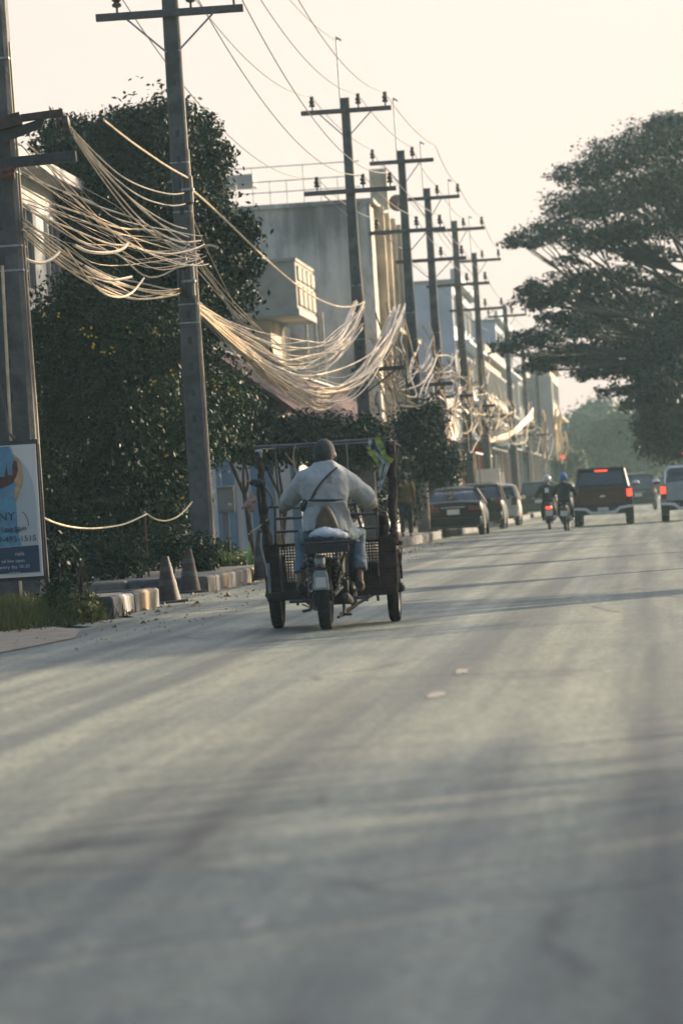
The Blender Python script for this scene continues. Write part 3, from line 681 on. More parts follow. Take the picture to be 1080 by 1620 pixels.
# --- far spans: brackets, tangles of pale loops
gf = 'tangled slack cables along the far poles'
spans = [('C', 'D', 14, 8), ('D', 'E', 14, 8), ('E', 'F', 13, 7), ('F', 'G', 11, 7), ('G', 'H', 10, 5), ('H', 'I', 8, 5), ('I', 'J', 8, 5)]
for k0, k1, nn, nl in spans:
    A0, B0 = POLES[k0], POLES[k1]
    for q in (A0,):
        t = thing('cable_bracket', 'dark bracket arm with cable tangles on far pole %s' % {'C': 'with the tall rod', 'D': 'before the dish', 'E': 'right of the dish', 'F': 'before the pale blue shophouse', 'G': 'before the cream shophouse', 'H': 'behind the leaf tips', 'I': 'behind the leaf tips, farther one'}[k0], 'bracket', q)
        P('arm', MB().bb(-.25, 1.15, -.36, -.28, 4.55, 4.66), m_dark, t, smooth=False); P('strut', MB().beam((.9, -.32, 4.55), (.1, -.32, 4.0), .04), m_dark, t)
    for i in range(nn):
        a = spread(A0+Vector((.55, -.3, 5.2)), .32, .1, .55); b = spread(B0+Vector((.5, -.3, 5.2)), .32, .1, .6)
        cable('telephone_cable', a, b, abs(random.gauss(.9, .45)), random.choice([.014, .019, .025]), pick(), 'pale cable in the sunlit tangle between the far poles', gf, wob=.3, n=14, seg=4)
    for i in range(nl):      # coiled spare loops
        f = random.choice([.03, .06, .1, .16, .5, .9]); c = A0.lerp(B0, f)+Vector((random.uniform(.1, 1.0), 0, random.uniform(3.6, 5.0))); rx, rz = random.uniform(.18, .5), random.uniform(.25, .7)
        ph = random.uniform(0, 6.28); pts = []
        for j in range(20):
            a = ph+j/19*random.choice([4.5, 6.2]); pts.append(Vector((rx*math.cos(a), random.uniform(-.05, .05)+.3*math.cos(a), rz*math.sin(a))))
        o = P('cable_coil', MB().tube(pts, random.choice([.012, .018]), 4), random.choice([m_cab_l, m_cab_m, m_cab_m, m_cab_d]), None, loc=c)
        tag(o, 'loose pale coil of spare cable hanging between the far poles', 'cable coil', 'coils of spare cable on the far poles')
# bright sheaf near the signal
for i in range(10):
    loop([(772+random.uniform(-4, 4), 700+random.uniform(-8, 4)), (800, 692+random.uniform(-6, 4)), (822, 676+random.uniform(-6, 4)), (842, 655+random.uniform(-10, 8))], 190, 205, .045, m_cab_l, 'thick white cable in the bright sheaf left of the traffic signal', group='bright sheaf of cables near the traffic signal')
for i in range(16):
    x = random.uniform(858, 896); y = random.uniform(655, 735)
    loop([(x, y-random.uniform(20, 45)), (x+random.uniform(-4, 6), y-8), (x+random.uniform(-5, 5), y+random.uniform(2, 14))], 240, 243, .06, random.choice([m_cab_l, m_cab_l, m_cab_m]), 'cream cable drop hanging at the end of the row of shophouses', group='hanging cable drops by the last shophouses')
# creeper glinting on the post (pale squiggle)
for i in range(6):
    d = random.uniform(-3, 3)
    loop([(706+d, 700), (708+d, 715), (714+d, 726), (724+d, 731+d), (731, 727)], 150, 152, .04, m_cab_l, 'pale curl of cable hanging low before the orange shop boards', group='low pale curl of cables')

# ================================================================ TREES AND SHRUBS
m_bark = mat('bark', (.020, .018, .016), .9, var=.35, scale=9, bump=.7, bscale=18)
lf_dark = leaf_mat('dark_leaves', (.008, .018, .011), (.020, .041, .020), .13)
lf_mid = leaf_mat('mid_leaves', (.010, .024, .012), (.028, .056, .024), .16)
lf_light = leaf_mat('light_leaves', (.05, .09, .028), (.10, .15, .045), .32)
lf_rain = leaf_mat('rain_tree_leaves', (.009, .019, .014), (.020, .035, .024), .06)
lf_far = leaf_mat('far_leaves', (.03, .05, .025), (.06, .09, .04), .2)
lf_grass = leaf_mat('grass_blades', (.035, .055, .018), (.10, .11, .04), .3, 2)
m_flower = mat('yellow_petals', (.62, .40, .035), .5, var=.15, scale=20)
def blob(px, py, Y, rx, ry, rd): # pixel ellipse at distance Y -> world ellipsoid (rx, ry in px)
    s = Y/F; return (W(px, py, Y), (rx*s, rd, ry*s))
def tree(name, label, cat, base, trunk_r, blobs, n, leaf, m, group=None, fork=.4, clump=10, spread=.28, flat=0., shell=.55, seed=1, cut=None, lmax=14, drop=0.3):
    base = Vector(base); t = thing(name, label, cat, base, 0, group)
    lb = [((Vector(b[0])-base), b[1]) + tuple(b[2:]) for b in blobs]
    rg = random.Random(seed); tr = MB()
    cz = sum(b[0].z for b in lb)/len(lb); cxy = sum((b[0] for b in lb), Vector())/len(lb)
    fk = Vector((cxy.x*.35, cxy.y*.35, max(.5, cz*fork)))
    limb(tr, (0, 0, -.1), fk, trunk_r, trunk_r*.7, .05, 9, 8, rg)
    P('trunk', tr, m_bark, t); br = MB()
    for b in lb[:lmax]:
        pts = limb(br, fk, b[0], trunk_r*.55, trunk_r*.12, .08, 6, 7, rg)
        for k in range(3):
            d = Vector((rg.uniform(-1, 1)*b[1][0], rg.uniform(-1, 1)*b[1][1], rg.uniform(-.4, .8)*b[1][2]))*.8
            limb(br, pts[4+k % 3], b[0]+d, trunk_r*.18, trunk_r*.03, .1, 5, 5, rg)
    P('branches', br, m_bark, t)
    me = leaves_mesh('crown', lb, n, leaf, m, clump, spread, flat, shell, drop, seed, cut)
    o = put('crown', me, t); o['kind'] = 'stuff'; return t
# big dark tree behind the tall pole (top left)
bl = [blob(250, 215, 77, 62, 55, .9), blob(180, 235, 77, 62, 48, 1.0), blob(110, 270, 76, 62, 55, 1.0), blob(300, 240, 78, 42, 60, .8), blob(320, 300, 78, 38, 60, .8), blob(345, 380, 78, 52, 62, .9), blob(350, 440, 78, 50, 60, .9),
      blob(250, 330, 77, 90, 80, 1.2), blob(150, 340, 76.5, 90, 80, 1.2), blob(90, 380, 76, 60, 80, 1.0), blob(285, 480, 77, 85, 90, 1.2), blob(200, 440, 76.5, 100, 90, 1.2), blob(100, 215, 76, 42, 30, .7), blob(322, 205, 78, 26, 26, .5), blob(205, 190, 77, 30, 22, .5), blob(160, 212, 76.5, 26, 20, .5), blob(275, 180, 77, 26, 22, .5), blob(388, 365, 78, 24, 22, .5), blob(395, 420, 78, 22, 18, .5), blob(345, 250, 78, 24, 26, .5), blob(70, 300, 75.5, 30, 50, .7)]
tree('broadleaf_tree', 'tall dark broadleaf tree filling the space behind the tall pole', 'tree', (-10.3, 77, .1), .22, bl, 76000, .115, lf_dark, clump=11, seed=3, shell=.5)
# flowering trumpet bush in front of it
bl = [blob(140, 520, 70.5, 85, 80, 1.0), blob(230, 560, 70.5, 80, 80, 1.0), blob(90, 560, 70, 50, 90, .8), blob(330, 640, 72, 60, 65, .8), blob(170, 640, 70, 110, 90, 1.1), blob(280, 690, 71, 70, 70, .9), blob(110, 720, 69.5, 70, 100, .9), blob(210, 760, 70, 90, 90, 1.0), blob(120, 830, 69, 75, 80, .8), blob(230, 840, 69.5, 70, 75, .8), blob(280, 790, 70.5, 40, 70, .7), blob(70, 800, 68.5, 40, 90, .7)]
tb = tree('trumpet_bush', 'dense green bush with scattered yellow trumpet flowers behind the rope', 'bush', (-9.3, 70, .19), .10, bl, 60000, .10, lf_mid, clump=10, seed=5, fork=.25, drop=.8)
fl = MB(); fc = [(148, 520), (150, 535), (136, 528), (128, 523), (143, 543), (179, 550), (180, 557), (150, 547), (243, 522), (248, 526), (274, 588), (241, 603), (247, 606), (165, 560), (312, 590), (330, 605), (345, 612), (360, 615), (372, 620), (285, 752), (284, 792), (253, 880), (256, 888), (250, 884), (137, 828), (300, 700), (264, 720), (340, 598), (378, 622), (205, 520), (95, 500), (70, 495)]
frg = random.Random(4)
for (x, y) in fc:
    for q in range(2):
        c = W(x+frg.uniform(-5, 5), y+frg.uniform(-5, 5), 68.9 if x < 300 else 71.0)-tb.location
        d = Vector((frg.uniform(-.6, .6), -1, frg.uniform(-.8, .1))).normalized()
        fl.lathe(c, d, [(.006, 0), (.008, .016), (.016, .03), (.023, .034)], 6)
P('flowers', fl, m_flower, tb)['kind'] = 'stuff'
# smaller hedge trees between the tall pole and the shed, and beyond the trike
def hedge(label, px_list, Y, n, m, seed, leaf=.12, base=None, name='hedge_tree', tr=.07):
    bl = [blob(x, y, Y+dy, rx, ry, .9) for x, y, rx, ry, dy in px_list]
    c = base or (bl[0][0].x, Y, .15)
    return tree(name, label, 'tree', c, tr, bl, n, leaf, m, seed=seed, fork=.45)
hedge('low tree with drooping twigs right of the tall pole', [(350, 672, 42, 42, 0), (378, 655, 32, 38, 1), (335, 620, 28, 36, -1), (385, 705, 30, 20, 0)], 84, 10000, lf_dark, 11, base=(W(402, 870, 84).x, 84, .15))
hedge('rounded dark tree above the cargo trike, left one', [(440, 698, 56, 34, 0), (480, 690, 45, 33, 1), (412, 685, 30, 27, 0)], 93, 11000, lf_dark, 12)
hedge('rounded dark tree above the cargo trike, right one beside the pole with the rod', [(545, 698, 58, 36, 0), (510, 704, 40, 31, -1), (585, 702, 28, 38, 1), (540, 715, 60, 25, 0)], 96, 12000, lf_mid, 13)
hedge('dense low hedge added before the shed wall in place of its shade', [(560, 770, 60, 50, 0), (610, 760, 40, 50, 2), (520, 790, 40, 40, -1), (640, 790, 26, 36, 3)], 108, 10000, lf_dark, 18, base=(-8.4, 108, .19))  # hedge added to cover the sunlit street wall, standing in for shade
hedge('dark street tree just right of the pole with the rod', [(655, 690, 42, 45, 0), (640, 730, 36, 35, 0), (672, 665, 30, 30, 1), (690, 735, 36, 30, 1)], 116, 12000, lf_dark, 14, base=(-7.9, 117, .19))
hedge('small light street tree behind the parked sedan', [(700, 745, 30, 30, 0), (685, 770, 30, 28, 0)], 134, 6000, lf_mid, 15, base=(-8.0, 135, .19))
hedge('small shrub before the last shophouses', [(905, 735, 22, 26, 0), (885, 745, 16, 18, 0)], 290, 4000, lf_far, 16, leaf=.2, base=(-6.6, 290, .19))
# low shrubs on the verge
def shrub(label, px, py, Y, rx, ry, n, m, seed, leaf=.08):
    b = W(px, py+ry, Y); b.z = .1
    bl = [blob(px, py, Y, rx, ry, .35), blob(px-rx*.5, py+ry*.3, Y-.2, rx*.6, ry*.7, .3), blob(px+rx*.5, py+ry*.3, Y+.2, rx*.6, ry*.7, .3)]
    tree('low_shrub', label, 'shrub', b, .025, bl, n, leaf, m, seed=seed, fork=.3, clump=8, spread=.35)
shrub('leafy shrub hiding the foot of the tall pole', 316, 874, 65.2, 22, 28, 2600, lf_dark, 21)
shrub('light green weeds beside the kerb near the tall pole', 365, 890, 70, 34, 14, 2000, lf_light, 22, .07)
shrub('leafy plant growing behind the traffic cones', 272, 868, 63.5, 24, 24, 1800, lf_mid, 23)
shrub('weeds at the foot of the cabinet post', 345, 870, 88, 26, 14, 1500, lf_mid, 24)
shrub('plants under the trumpet bush beside the rope', 165, 880, 62, 60, 34, 4000, lf_mid, 25)
shrub('dark shrub right behind the billboard', 85, 898, 50.8, 40, 34, 4000, lf_dark, 26)
# grass verge bottom left
gs = np.random.default_rng(9); mbv = []; fs = []
N = 20000; vx = gs.uniform(-9.2, RX0+.12, N); vy = gs.uniform(40.5, 50.0, N)
edge = RX0 - .15 - (vy > 46.2)*1.9*((vy-46.2)/3.2) - (vy < 43)*(43-vy)*.5
k = vx < edge+gs.normal(0, .12, N); vx, vy = vx[k], vy[k]; N = len(vx)
h = gs.uniform(.1, .36, N)*(1-.5*(vx > RX0-.5)); a = gs.uniform(0, 6.28, N); lean = gs.normal(0, .1, (N, 2)); w = .012
vb = np.stack([np.stack([vx-w*np.cos(a), vy-w*np.sin(a), np.full(N, .0)], 1), np.stack([vx+w*np.cos(a), vy+w*np.sin(a), np.full(N, .0)], 1), np.stack([vx+lean[:, 0], vy+lean[:, 1], h], 1)], 1).reshape(-1, 3)
me = bpy.data.meshes.new('grass_verge'); me.from_pydata(vb.tolist(), [], np.arange(N*3).reshape(-1, 3).tolist()); me.materials.append(lf_grass)
o = put('grass_verge', me); o['kind'] = 'stuff'; o['label'] = 'rough dark grass on the verge under the billboard'
struct(P('verge_soil', sheet([(-14, 40.3), (RX0-.35, 41.3), (RX0-.1, 43.5), (RX0-.16, 49.9), (-14, 49.9)], .006), m_ground))
for i in range(2):
    shrub(['weedy clump at the corner of the verge', 'tall weeds beside the billboard leg', 'weeds at the end of the near kerb'][i], [132, 100, 215][i], [962, 948, 948][i], [44, 45.2, 48.4][i], [26, 30, 20][i], [20, 34, 10][i], 1800, lf_grass if i != 1 else lf_mid, 40+i, .07)
# grit and leaf litter gathered along the kerbs
def litter(name, n, x0, x1, y0, y1, size, m, seed, label, z=.006):
    g = np.random.default_rng(seed); mb = MB()
    for i in range(n):
        c = Vector((x0+(x1-x0)*g.random()**1.6, g.uniform(y0, y1), z)); s = size*g.uniform(.5, 1.6); a = g.uniform(0, 6.28)
        p = [c+Vector((s*math.cos(a+k*2.1)*g.uniform(.6, 1.2), s*math.sin(a+k*2.1)*g.uniform(.6, 1.2), 0)) for k in range(3)]; top = c+Vector((g.uniform(-.3, .3)*s, g.uniform(-.3, .3)*s, s*g.uniform(.4, .9)))
        mb.add(p+[top], [(0, 1, 3), (1, 2, 3), (2, 0, 3), (2, 1, 0)])
    o = P(name, mb, m, smooth=False); o['kind'] = 'stuff'; o['label'] = label
litter('gravel', 900, RX0-.6, RX0+1.6, 34, 110, .016, m_kerb_plain, 71, 'loose grit along the left edge of the road')
litter('leaf_litter', 260, RX0-.5, RX0+.9, 41, 110, .035, mat('dry_leaf', (.14, .085, .035), .8, var=.4, scale=8), 72, 'dry leaves gathered in the left gutter')
# the great rain tree on the right
bl = []
def pad(px, py, Y, rx, ry, rd=None): b = blob(px, py, Y, rx, ry*.8, rd or rx*Y/F); bl.append((b[0], b[1]))
RT = [(1045, 215, 168, 75, 34), (985, 245, 166, 70, 34), (920, 275, 166, 55, 26), (1090, 260, 170, 80, 50), (1010, 300, 168, 95, 42), (925, 325, 165, 75, 36), (870, 365, 163, 62, 24), (830, 382, 161, 44, 15), (950, 375, 166, 70, 26),
      (1080, 350, 172, 60, 40), (1150, 300, 172, 90, 60), (1060, 195, 170, 50, 22), (1120, 200, 172, 70, 40), (860, 470, 160, 50, 24), (915, 450, 162, 60, 30), (970, 440, 165, 55, 30), (840, 455, 160, 28, 18), (1010, 400, 168, 48, 20),
      (960, 500, 164, 70, 38), (900, 520, 160, 60, 24), (840, 535, 157, 56, 20), (800, 550, 155, 30, 14), (880, 565, 159, 55, 20), (940, 560, 162, 55, 28), (1000, 540, 166, 48, 30), (1055, 500, 170, 45, 44), (1050, 445, 170, 40, 22), (1000, 475, 167, 46, 22), (930, 590, 162, 36, 13), (850, 580, 157, 30, 16), (1090, 470, 172, 60, 30), (975, 618, 165, 42, 12), (1000, 360, 165, 60, 24), (1030, 570, 164, 60, 26), (985, 585, 162, 46, 18), (1050, 625, 164, 60, 22), (1000, 640, 162, 30, 10), (1075, 540, 166, 60, 40), (1040, 405, 169, 44, 18), (900, 412, 162, 34, 10), (930, 478, 162, 44, 12), (880, 500, 160, 44, 12), (1040, 540, 168, 50, 22), (1070, 300, 172, 70, 40)]
for a in RT: pad(*a)
base = Vector((7.4, 168, .1))
rt = thing('rain_tree', 'huge spreading rain tree with layered dark crown on the right of the street', 'tree', base)
lb = [(b[0]-base, b[1]) for b in bl]; tr = MB(); rg = random.Random(2)
limb(tr, (0, 0, -.2), (-.6, 0, 3.4), .75, .6, .03, 10, 6, rg); P('trunk', tr, m_bark, rt)
br = MB(); mains = []
for e in [(-4.2, -2, 8.2), (-5.5, -4, 6.0), (-2.2, 1, 10), (1.5, 1.5, 10.5), (-3.6, -3, 4.8), (3.5, 3, 9)]:
    mains.append(limb(br, (-.6, 0, 3.2), e, .20, .08, .10, 8, 8, rg))
for i, b in enumerate(lb):
    best = min((q for m_ in mains for q in m_[3:]), key=lambda q: (q-b[0]).length+max(0, q.z-b[0].z)*1.5)
    pts = limb(br, best, b[0]-Vector((0, 0, b[1][2]*.5)), .10, .04, .12, 6, 6, rg)
    for k in range(5):
        d = Vector((rg.uniform(-1, 1)*b[1][0]*.9, rg.uniform(-1, 1)*b[1][1]*.6, rg.uniform(-.3, .5)*b[1][2]))
        limb(br, pts[3], b[0]+d, .05, .015, .08, 5, 5, rg)
P('branches', br, m_bark, rt)
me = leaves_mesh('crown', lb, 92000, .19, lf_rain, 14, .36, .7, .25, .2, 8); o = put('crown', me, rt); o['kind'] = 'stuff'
# unseen roadside trees on the right, added to shade the left verge and the trike
for i, (x, y, h, lo, sd_, w) in enumerate([(10.2, 50.5, 8.6, 4.9, 60, .75), (13.2, 66, 15, 7.4, 61, 1.), (13.2, 80, 15, 7.4, 62, 1.), (13.2, 94, 15, 7.4, 63, 1.), (13.2, 108, 15, 7.4, 64, 1.), (13.2, 122, 15, 7.4, 65, 1.), (13.2, 135, 15, 7.4, 66, 1.)]):
    rr = random.Random(sd_); bl_ = [(Vector((x+rr.uniform(-3.6, 4.0)*w, y+rr.uniform(-6, 6)*w, rr.uniform(lo+.6, h-1.0))), (rr.uniform(1.9, 3.2)*w, rr.uniform(2.4, 3.8)*w, rr.uniform(.8, 1.7))) for _ in range(13)]
    tree('added_shade_tree', 'unseen spreading roadside tree added for shade on the right pavement, %s from the near end' % ['first', 'second', 'third', 'fourth', 'fifth', 'sixth', 'seventh', 'eighth', 'ninth'][i], 'tree', (x, y, .1), .3, bl_, {57: 6500, 58: 2600}.get(sd_, 8000), .32 if sd_ > 59 else .24, lf_rain, seed=sd_, fork=.5, flat=.5, shell=.2)
# unseen loose-crowned trees added beside the camera, thinned to grade shade over the near road
for i, (y, n) in enumerate([(16.0, 26000), (20.5, 9000), (24.5, 2600)]):
    bl_ = [(Vector((10.6, y-1.8, 5.0)), (3.4, 4.2, 3.5), 1), (Vector((11.4, y+1.8, 5.2)), (3.4, 4.2, 3.4), 1), (Vector((10.2, y, 4.0)), (2.8, 3.6, 2.6), .6)]
    tree('added_shade_tree', 'unseen thin-crowned tree added beside the camera to shade the near road, %s' % ['nearest', 'middle', 'farthest of three'][i], 'tree', (10.9, y, .1), .2, bl_, n, .17, lf_mid, seed=80+i, fork=.5, clump=1, spread=.9, shell=.0)
# darker denser trees below and behind it on the right
def rtree(label, pts, Y, n, m, seed, leaf, base, tr=.25, name='street_tree'):
    return tree(name, label, 'tree', base, tr, [blob(x, y, Y+dy, rx, ry, rx*Y/F*.9) for x, y, rx, ry, dy in pts], n, leaf, m, seed=seed, fork=.45, spread=.25)
rtree('dense dark tree at the right edge above the silver pickup', [(1065, 590, 60, 70, 0), (1085, 540, 60, 60, 2), (1040, 620, 40, 32, -2), (1070, 670, 62, 50, 0), (1100, 610, 50, 80, 1), (1050, 690, 46, 32, 2)], 160, 30000, lf_rain, 31, .2, (2.6, 160, .1), .3)
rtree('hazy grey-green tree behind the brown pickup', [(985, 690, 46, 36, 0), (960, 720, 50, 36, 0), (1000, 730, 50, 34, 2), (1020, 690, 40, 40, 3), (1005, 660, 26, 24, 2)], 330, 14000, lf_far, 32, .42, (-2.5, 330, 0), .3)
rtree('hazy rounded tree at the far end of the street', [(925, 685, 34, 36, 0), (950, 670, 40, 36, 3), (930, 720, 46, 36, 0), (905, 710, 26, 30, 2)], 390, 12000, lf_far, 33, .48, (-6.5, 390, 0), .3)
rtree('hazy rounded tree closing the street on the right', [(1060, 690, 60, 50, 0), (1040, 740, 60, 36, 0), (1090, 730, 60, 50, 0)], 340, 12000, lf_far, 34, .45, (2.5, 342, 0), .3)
bl = [(Vector((x, 440+random.uniform(-6, 10), random.uniform(2, 4.5))), (random.uniform(4, 7), 4, random.uniform(3, 4.5))) for x in range(-60, 75, 5)]
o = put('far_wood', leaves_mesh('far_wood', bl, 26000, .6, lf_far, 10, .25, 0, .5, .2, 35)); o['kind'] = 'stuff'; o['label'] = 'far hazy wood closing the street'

# ================================================================ STREET FURNITURE, LEFT SIDE
# billboard
m_bb_white = mat('billboard_print', (.62, .60, .55), .5, var=.04, scale=2); m_bb_grey = mat('billboard_grey_print', (.42, .45, .45), .5, var=.04, scale=2)
m_bb_blue = mat('billboard_blue_print', (.10, .24, .34), .5, var=.25, scale=5); m_bb_navy = mat('billboard_navy_print', (.022, .045, .09), .5, var=.1, scale=3)
m_bb_hair = mat('billboard_hair_print', (.085, .035, .022), .5, var=.4, scale=16); m_bb_skin = mat('billboard_skin_print', (.45, .28, .16), .5, var=.25, scale=9); m_bb_ink = mat('billboard_ink', (.02, .03, .045), .5)
YBB = 45.0
def B(px, py): return W(px, py, YBB)
tr_, br_ = B(56, 702), B(69, 911)
x1, zt_, zb_ = (tr_.x+br_.x)/2, tr_.z, br_.z; Wb = 1.9; Hb = zt_-zb_; S = F/YBB
bb = thing('billboard', 'white and navy nail salon billboard on thin legs at the left edge', 'billboard', (x1, YBB, 0))
P('panel', MB().bb(-Wb, 0, -.012, .03, zb_, zt_), m_bb_white, bb, smooth=False)
P('frame', MB().bb(-Wb, .02, .031, .07, zt_-.01, zt_+.05).bb(-Wb, .02, .031, .07, zb_-.04, zb_+.02).bb(-.03, .02, .031, .07, zb_+.023, zt_-.013), m_dark, bb, smooth=False)
for xx in (.03, -1.75): P('leg', MB().tube([(xx, .1, -.05), (xx-.02, .1, zt_)], .022, 8), m_dark, bb)
def flat(name, pts, m, k):     # print shapes in board units (u left of right edge, v down from the top), each sheet proud of the last
    vs = [(-u, -.014-.003*k, zt_-v) for u, v in pts]; return P(name, MB().add(vs, [tuple(range(len(vs)))]), m, bb, smooth=False)
u = lambda px: (56+13*0-px)/S
flat('grey_arc', [(.27, 0), (.24, .1), (.17, .17), (.10, .27), (.05, .42), (.03, .62), (.03, Hb*.765), (.30, Hb*.765), (.30, .3)], m_bb_grey, 0)
flat('blue_field', [(Wb-.01, 0.01), (.285, .01), (.26, .09), (.22, .15), (.22, .55), (.25, .62), (.25, .95), (.215, Hb*.765), (Wb-.01, Hb*.765)], m_bb_blue, 1)
flat('skin_print', [(.245, .13), (.20, .14), (.165, .22), (.15, .36), (.165, .44), (.215, .56), (.245, .62), (.27, .56), (.24, .44), (.28, .35)], m_bb_skin, 2)
flat('hair_print', [(.24, .16), (.21, .19), (.205, .28), (.23, .35), (.27, .42), (.40, .47), (.9, .52), (.9, .3), (.5, .34), (.36, .345), (.33, .20), (.32, .33), (.27, .33), (.265, .22)], m_bb_hair, 3)
flat('navy_block', [(Wb-.01, Hb*.785), (.028, Hb*.765), (.028, Hb-.05), (Wb-.01, Hb-.05)], m_bb_navy, 2)
def text(s, u_right, v, h, m, align='RIGHT', k=4, shear=0., sx=1.):
    cu = bpy.data.curves.new('lettering', 'FONT'); cu.body = s; cu.size = h; cu.align_x = align; cu.extrude = .0008; cu.shear = shear
    o = bpy.data.objects.new('tmp', cu); COL.objects.link(o); dg = bpy.context.evaluated_depsgraph_get(); me = bpy.data.meshes.new_from_object(o.evaluated_get(dg))
    bpy.data.objects.remove(o); me.materials.clear(); me.materials.append(m)
    me.transform(Matrix.Scale(sx, 4, (1, 0, 0))); me.transform(Matrix.Rotation(R(90), 4, 'X')); o = put('lettering', me, bb, (-u_right, -.014-.003*k, zt_-v)); return o
text('NY', .27, .83, .135, m_bb_ink, sx=1.0); text('Your Nails', .15, .945, .072, m_bb_ink, shear=.2, sx=.95)
text('089-495-1515', .045, Hb*.728, .088, m_bb_ink, sx=1.05); text('nail & spa', .22, Hb*.655, .05, m_bb_ink)
m_lt = mat('billboard_pale_ink', (.5, .55, .58), .5)
for s, uu, v, hh in [('nails', .19, .835, .06), ('tel line open', .19, .885, .052), ('every day 10-20', .14, .93, .052), ('nail art', .25, .972, .045)]: text(s, uu, Hb*v, hh, m_lt, k=4)
# logo sweep next to the letters
P('logo_arc', MB().tube([(-(.20-.075*math.sin(a)), -.030, zt_-(.90-.16*math.cos(a))) for a in np.linspace(.2, 1.6, 10)], .004, 4), m_bb_ink, bb)
# box hung on the near pole and conduit
t = thing('conduit', 'pale vertical conduit running down the near pole', 'conduit', POLES['A']+Vector((0, -.26, 0)))
c0 = W(4, 420, 49.7)-t.location; c1 = W(18, 700, 49.7)-t.location
P('pipe', MB().tube([c0, c1, (c1.x+.01, c1.y, .1)], .02, 8), m_cab_l, t); P('cable', MB().tube([W(0, 600, 49.68)-t.location, W(8, 640, 49.68)-t.location, W(14, 685, 49.66)-t.location, W(24, 694, 49.66)-t.location], .018, 6), m_cab_d, t)
# traffic cones: dark brown bodies, slightly paler grey bands
m_cone = mat('dark_brown_cone', (.034, .019, .016), .7, var=.45, scale=10); m_cband = mat('dark_grey_band', (.055, .052, .05), .7, var=.35, scale=12)
def cone(px, py, top, label, tilt=0.):
    p = G(px, py); h = (py-top)/(F/p.y); t = thing('traffic_cone', label, 'cone', p, 0, None)
    t.rotation_euler = (0, R(tilt), R(random.uniform(0, 40)))
    pr = lambda f: .155*(1-f)+.045*f
    P('base', MB().bb(-.19, .19, -.19, .19, .0, .035), m_dark, t, smooth=False, bevel=.012)
    P('body', MB().lathe((0, 0, .03), (0, 0, 1), [(pr(0), 0)]+[(pr(f), (h-.03)*f) for f in (.2, .4, .6, .8)]+[(pr(1), h-.03), (.02, h-.03)], 20), m_cone, t)
    for f0, f1 in ((.35, .48), (.66, .78)): P('band', MB().lathe((0, 0, .03), (0, 0, 1), [(pr(f0)+.004, (h-.03)*f0), (pr(f1)+.004, (h-.03)*f1), (pr(f1)-.003, (h-.03)*f1), (pr(f0)-.003, (h-.03)*f0)], 20, closed=True), m_cband, t)
cone(268, 954, 880, 'dark brown traffic cone at the end of the near kerb', -2); cone(301, 938, 868, 'dark traffic cone nearest the foot of the tall pole', 1); cone(416, 918, 838, 'dark traffic cone beside the cargo trike wheel')
# rope barrier
m_rope = mat('pale_rope', (.55, .48, .30), .7, var=.2, scale=30)
pb = G(236, 912, .19); t = thing('rope_post', 'thin rusty post holding up the middle of the rope', 'post', (pb.x, pb.y, .19))
ht = W(232, 812, pb.y).z-.19
P('stake', MB().tube([(0, 0, -.1), (-.01, 0, ht)], .017, 7), m_rust, t); P('cap', MB().ball((-.01, 0, ht+.01), .028, 8, 6), m_steel, t)
r0 = W(66, 817, 51.0); rm = W(233, 813, pb.y-.02); r1 = W(304, 794, 65.9)
loop([(66, 817), (85, 826), (110, 833), (140, 836), (170, 834), (200, 828), (233, 813)], 51.0, pb.y-.02, .013, m_rope, 'pale rope sagging from the billboard to the rusty post', 'rope', 'barrier_rope', None)
loop([(233, 813), (245, 821), (262, 824), (280, 818), (294, 806), (304, 794)], pb.y-.02, 65.95, .013, m_rope, 'short pale rope sagging from the rusty post to the tall pole', 'rope', 'barrier_rope', None)
# meter cabinet on a post
m_cabin = mat('cabinet_grey', (.12, .14, .15), .6, var=.12, scale=5); m_post = mat('blue_grey_post', (.08, .11, .135), .6, var=.15, scale=5)
YK = 90.0; k0 = W(346, 812, YK); k1 = W(370, 770, YK); cx = W(360, 868, YK).x
t = thing('meter_cabinet', 'grey metal cabinet on a blue-grey post in front of the white wall', 'cabinet', (cx, YK, .1))
P('post', MB().bb(-.075, .075, -.05, .05, 0, k0.z-.1), m_post, t, smooth=False); P('box', MB().bb(k0.x-cx, k1.x-cx, -.14, .1, k0.z-.097, k1.z-.1), m_cabin, t, bevel=.02)
P('door', MB().bb(k0.x-cx+.03, k1.x-cx-.03, -.165, -.143, k0.z-.05, k1.z-.15), m_cabin, t, bevel=.01); P('cap', MB().bb(k0.x-cx-.02, k1.x-cx+.02, -.17, .12, k1.z-.098, k1.z-.07), m_steel, t, smooth=False); P('conduit', MB().tube([(-.06, 0, k1.z-.08), (-.07, 0, 2.95)], .025, 6), m_bluepaint, t)
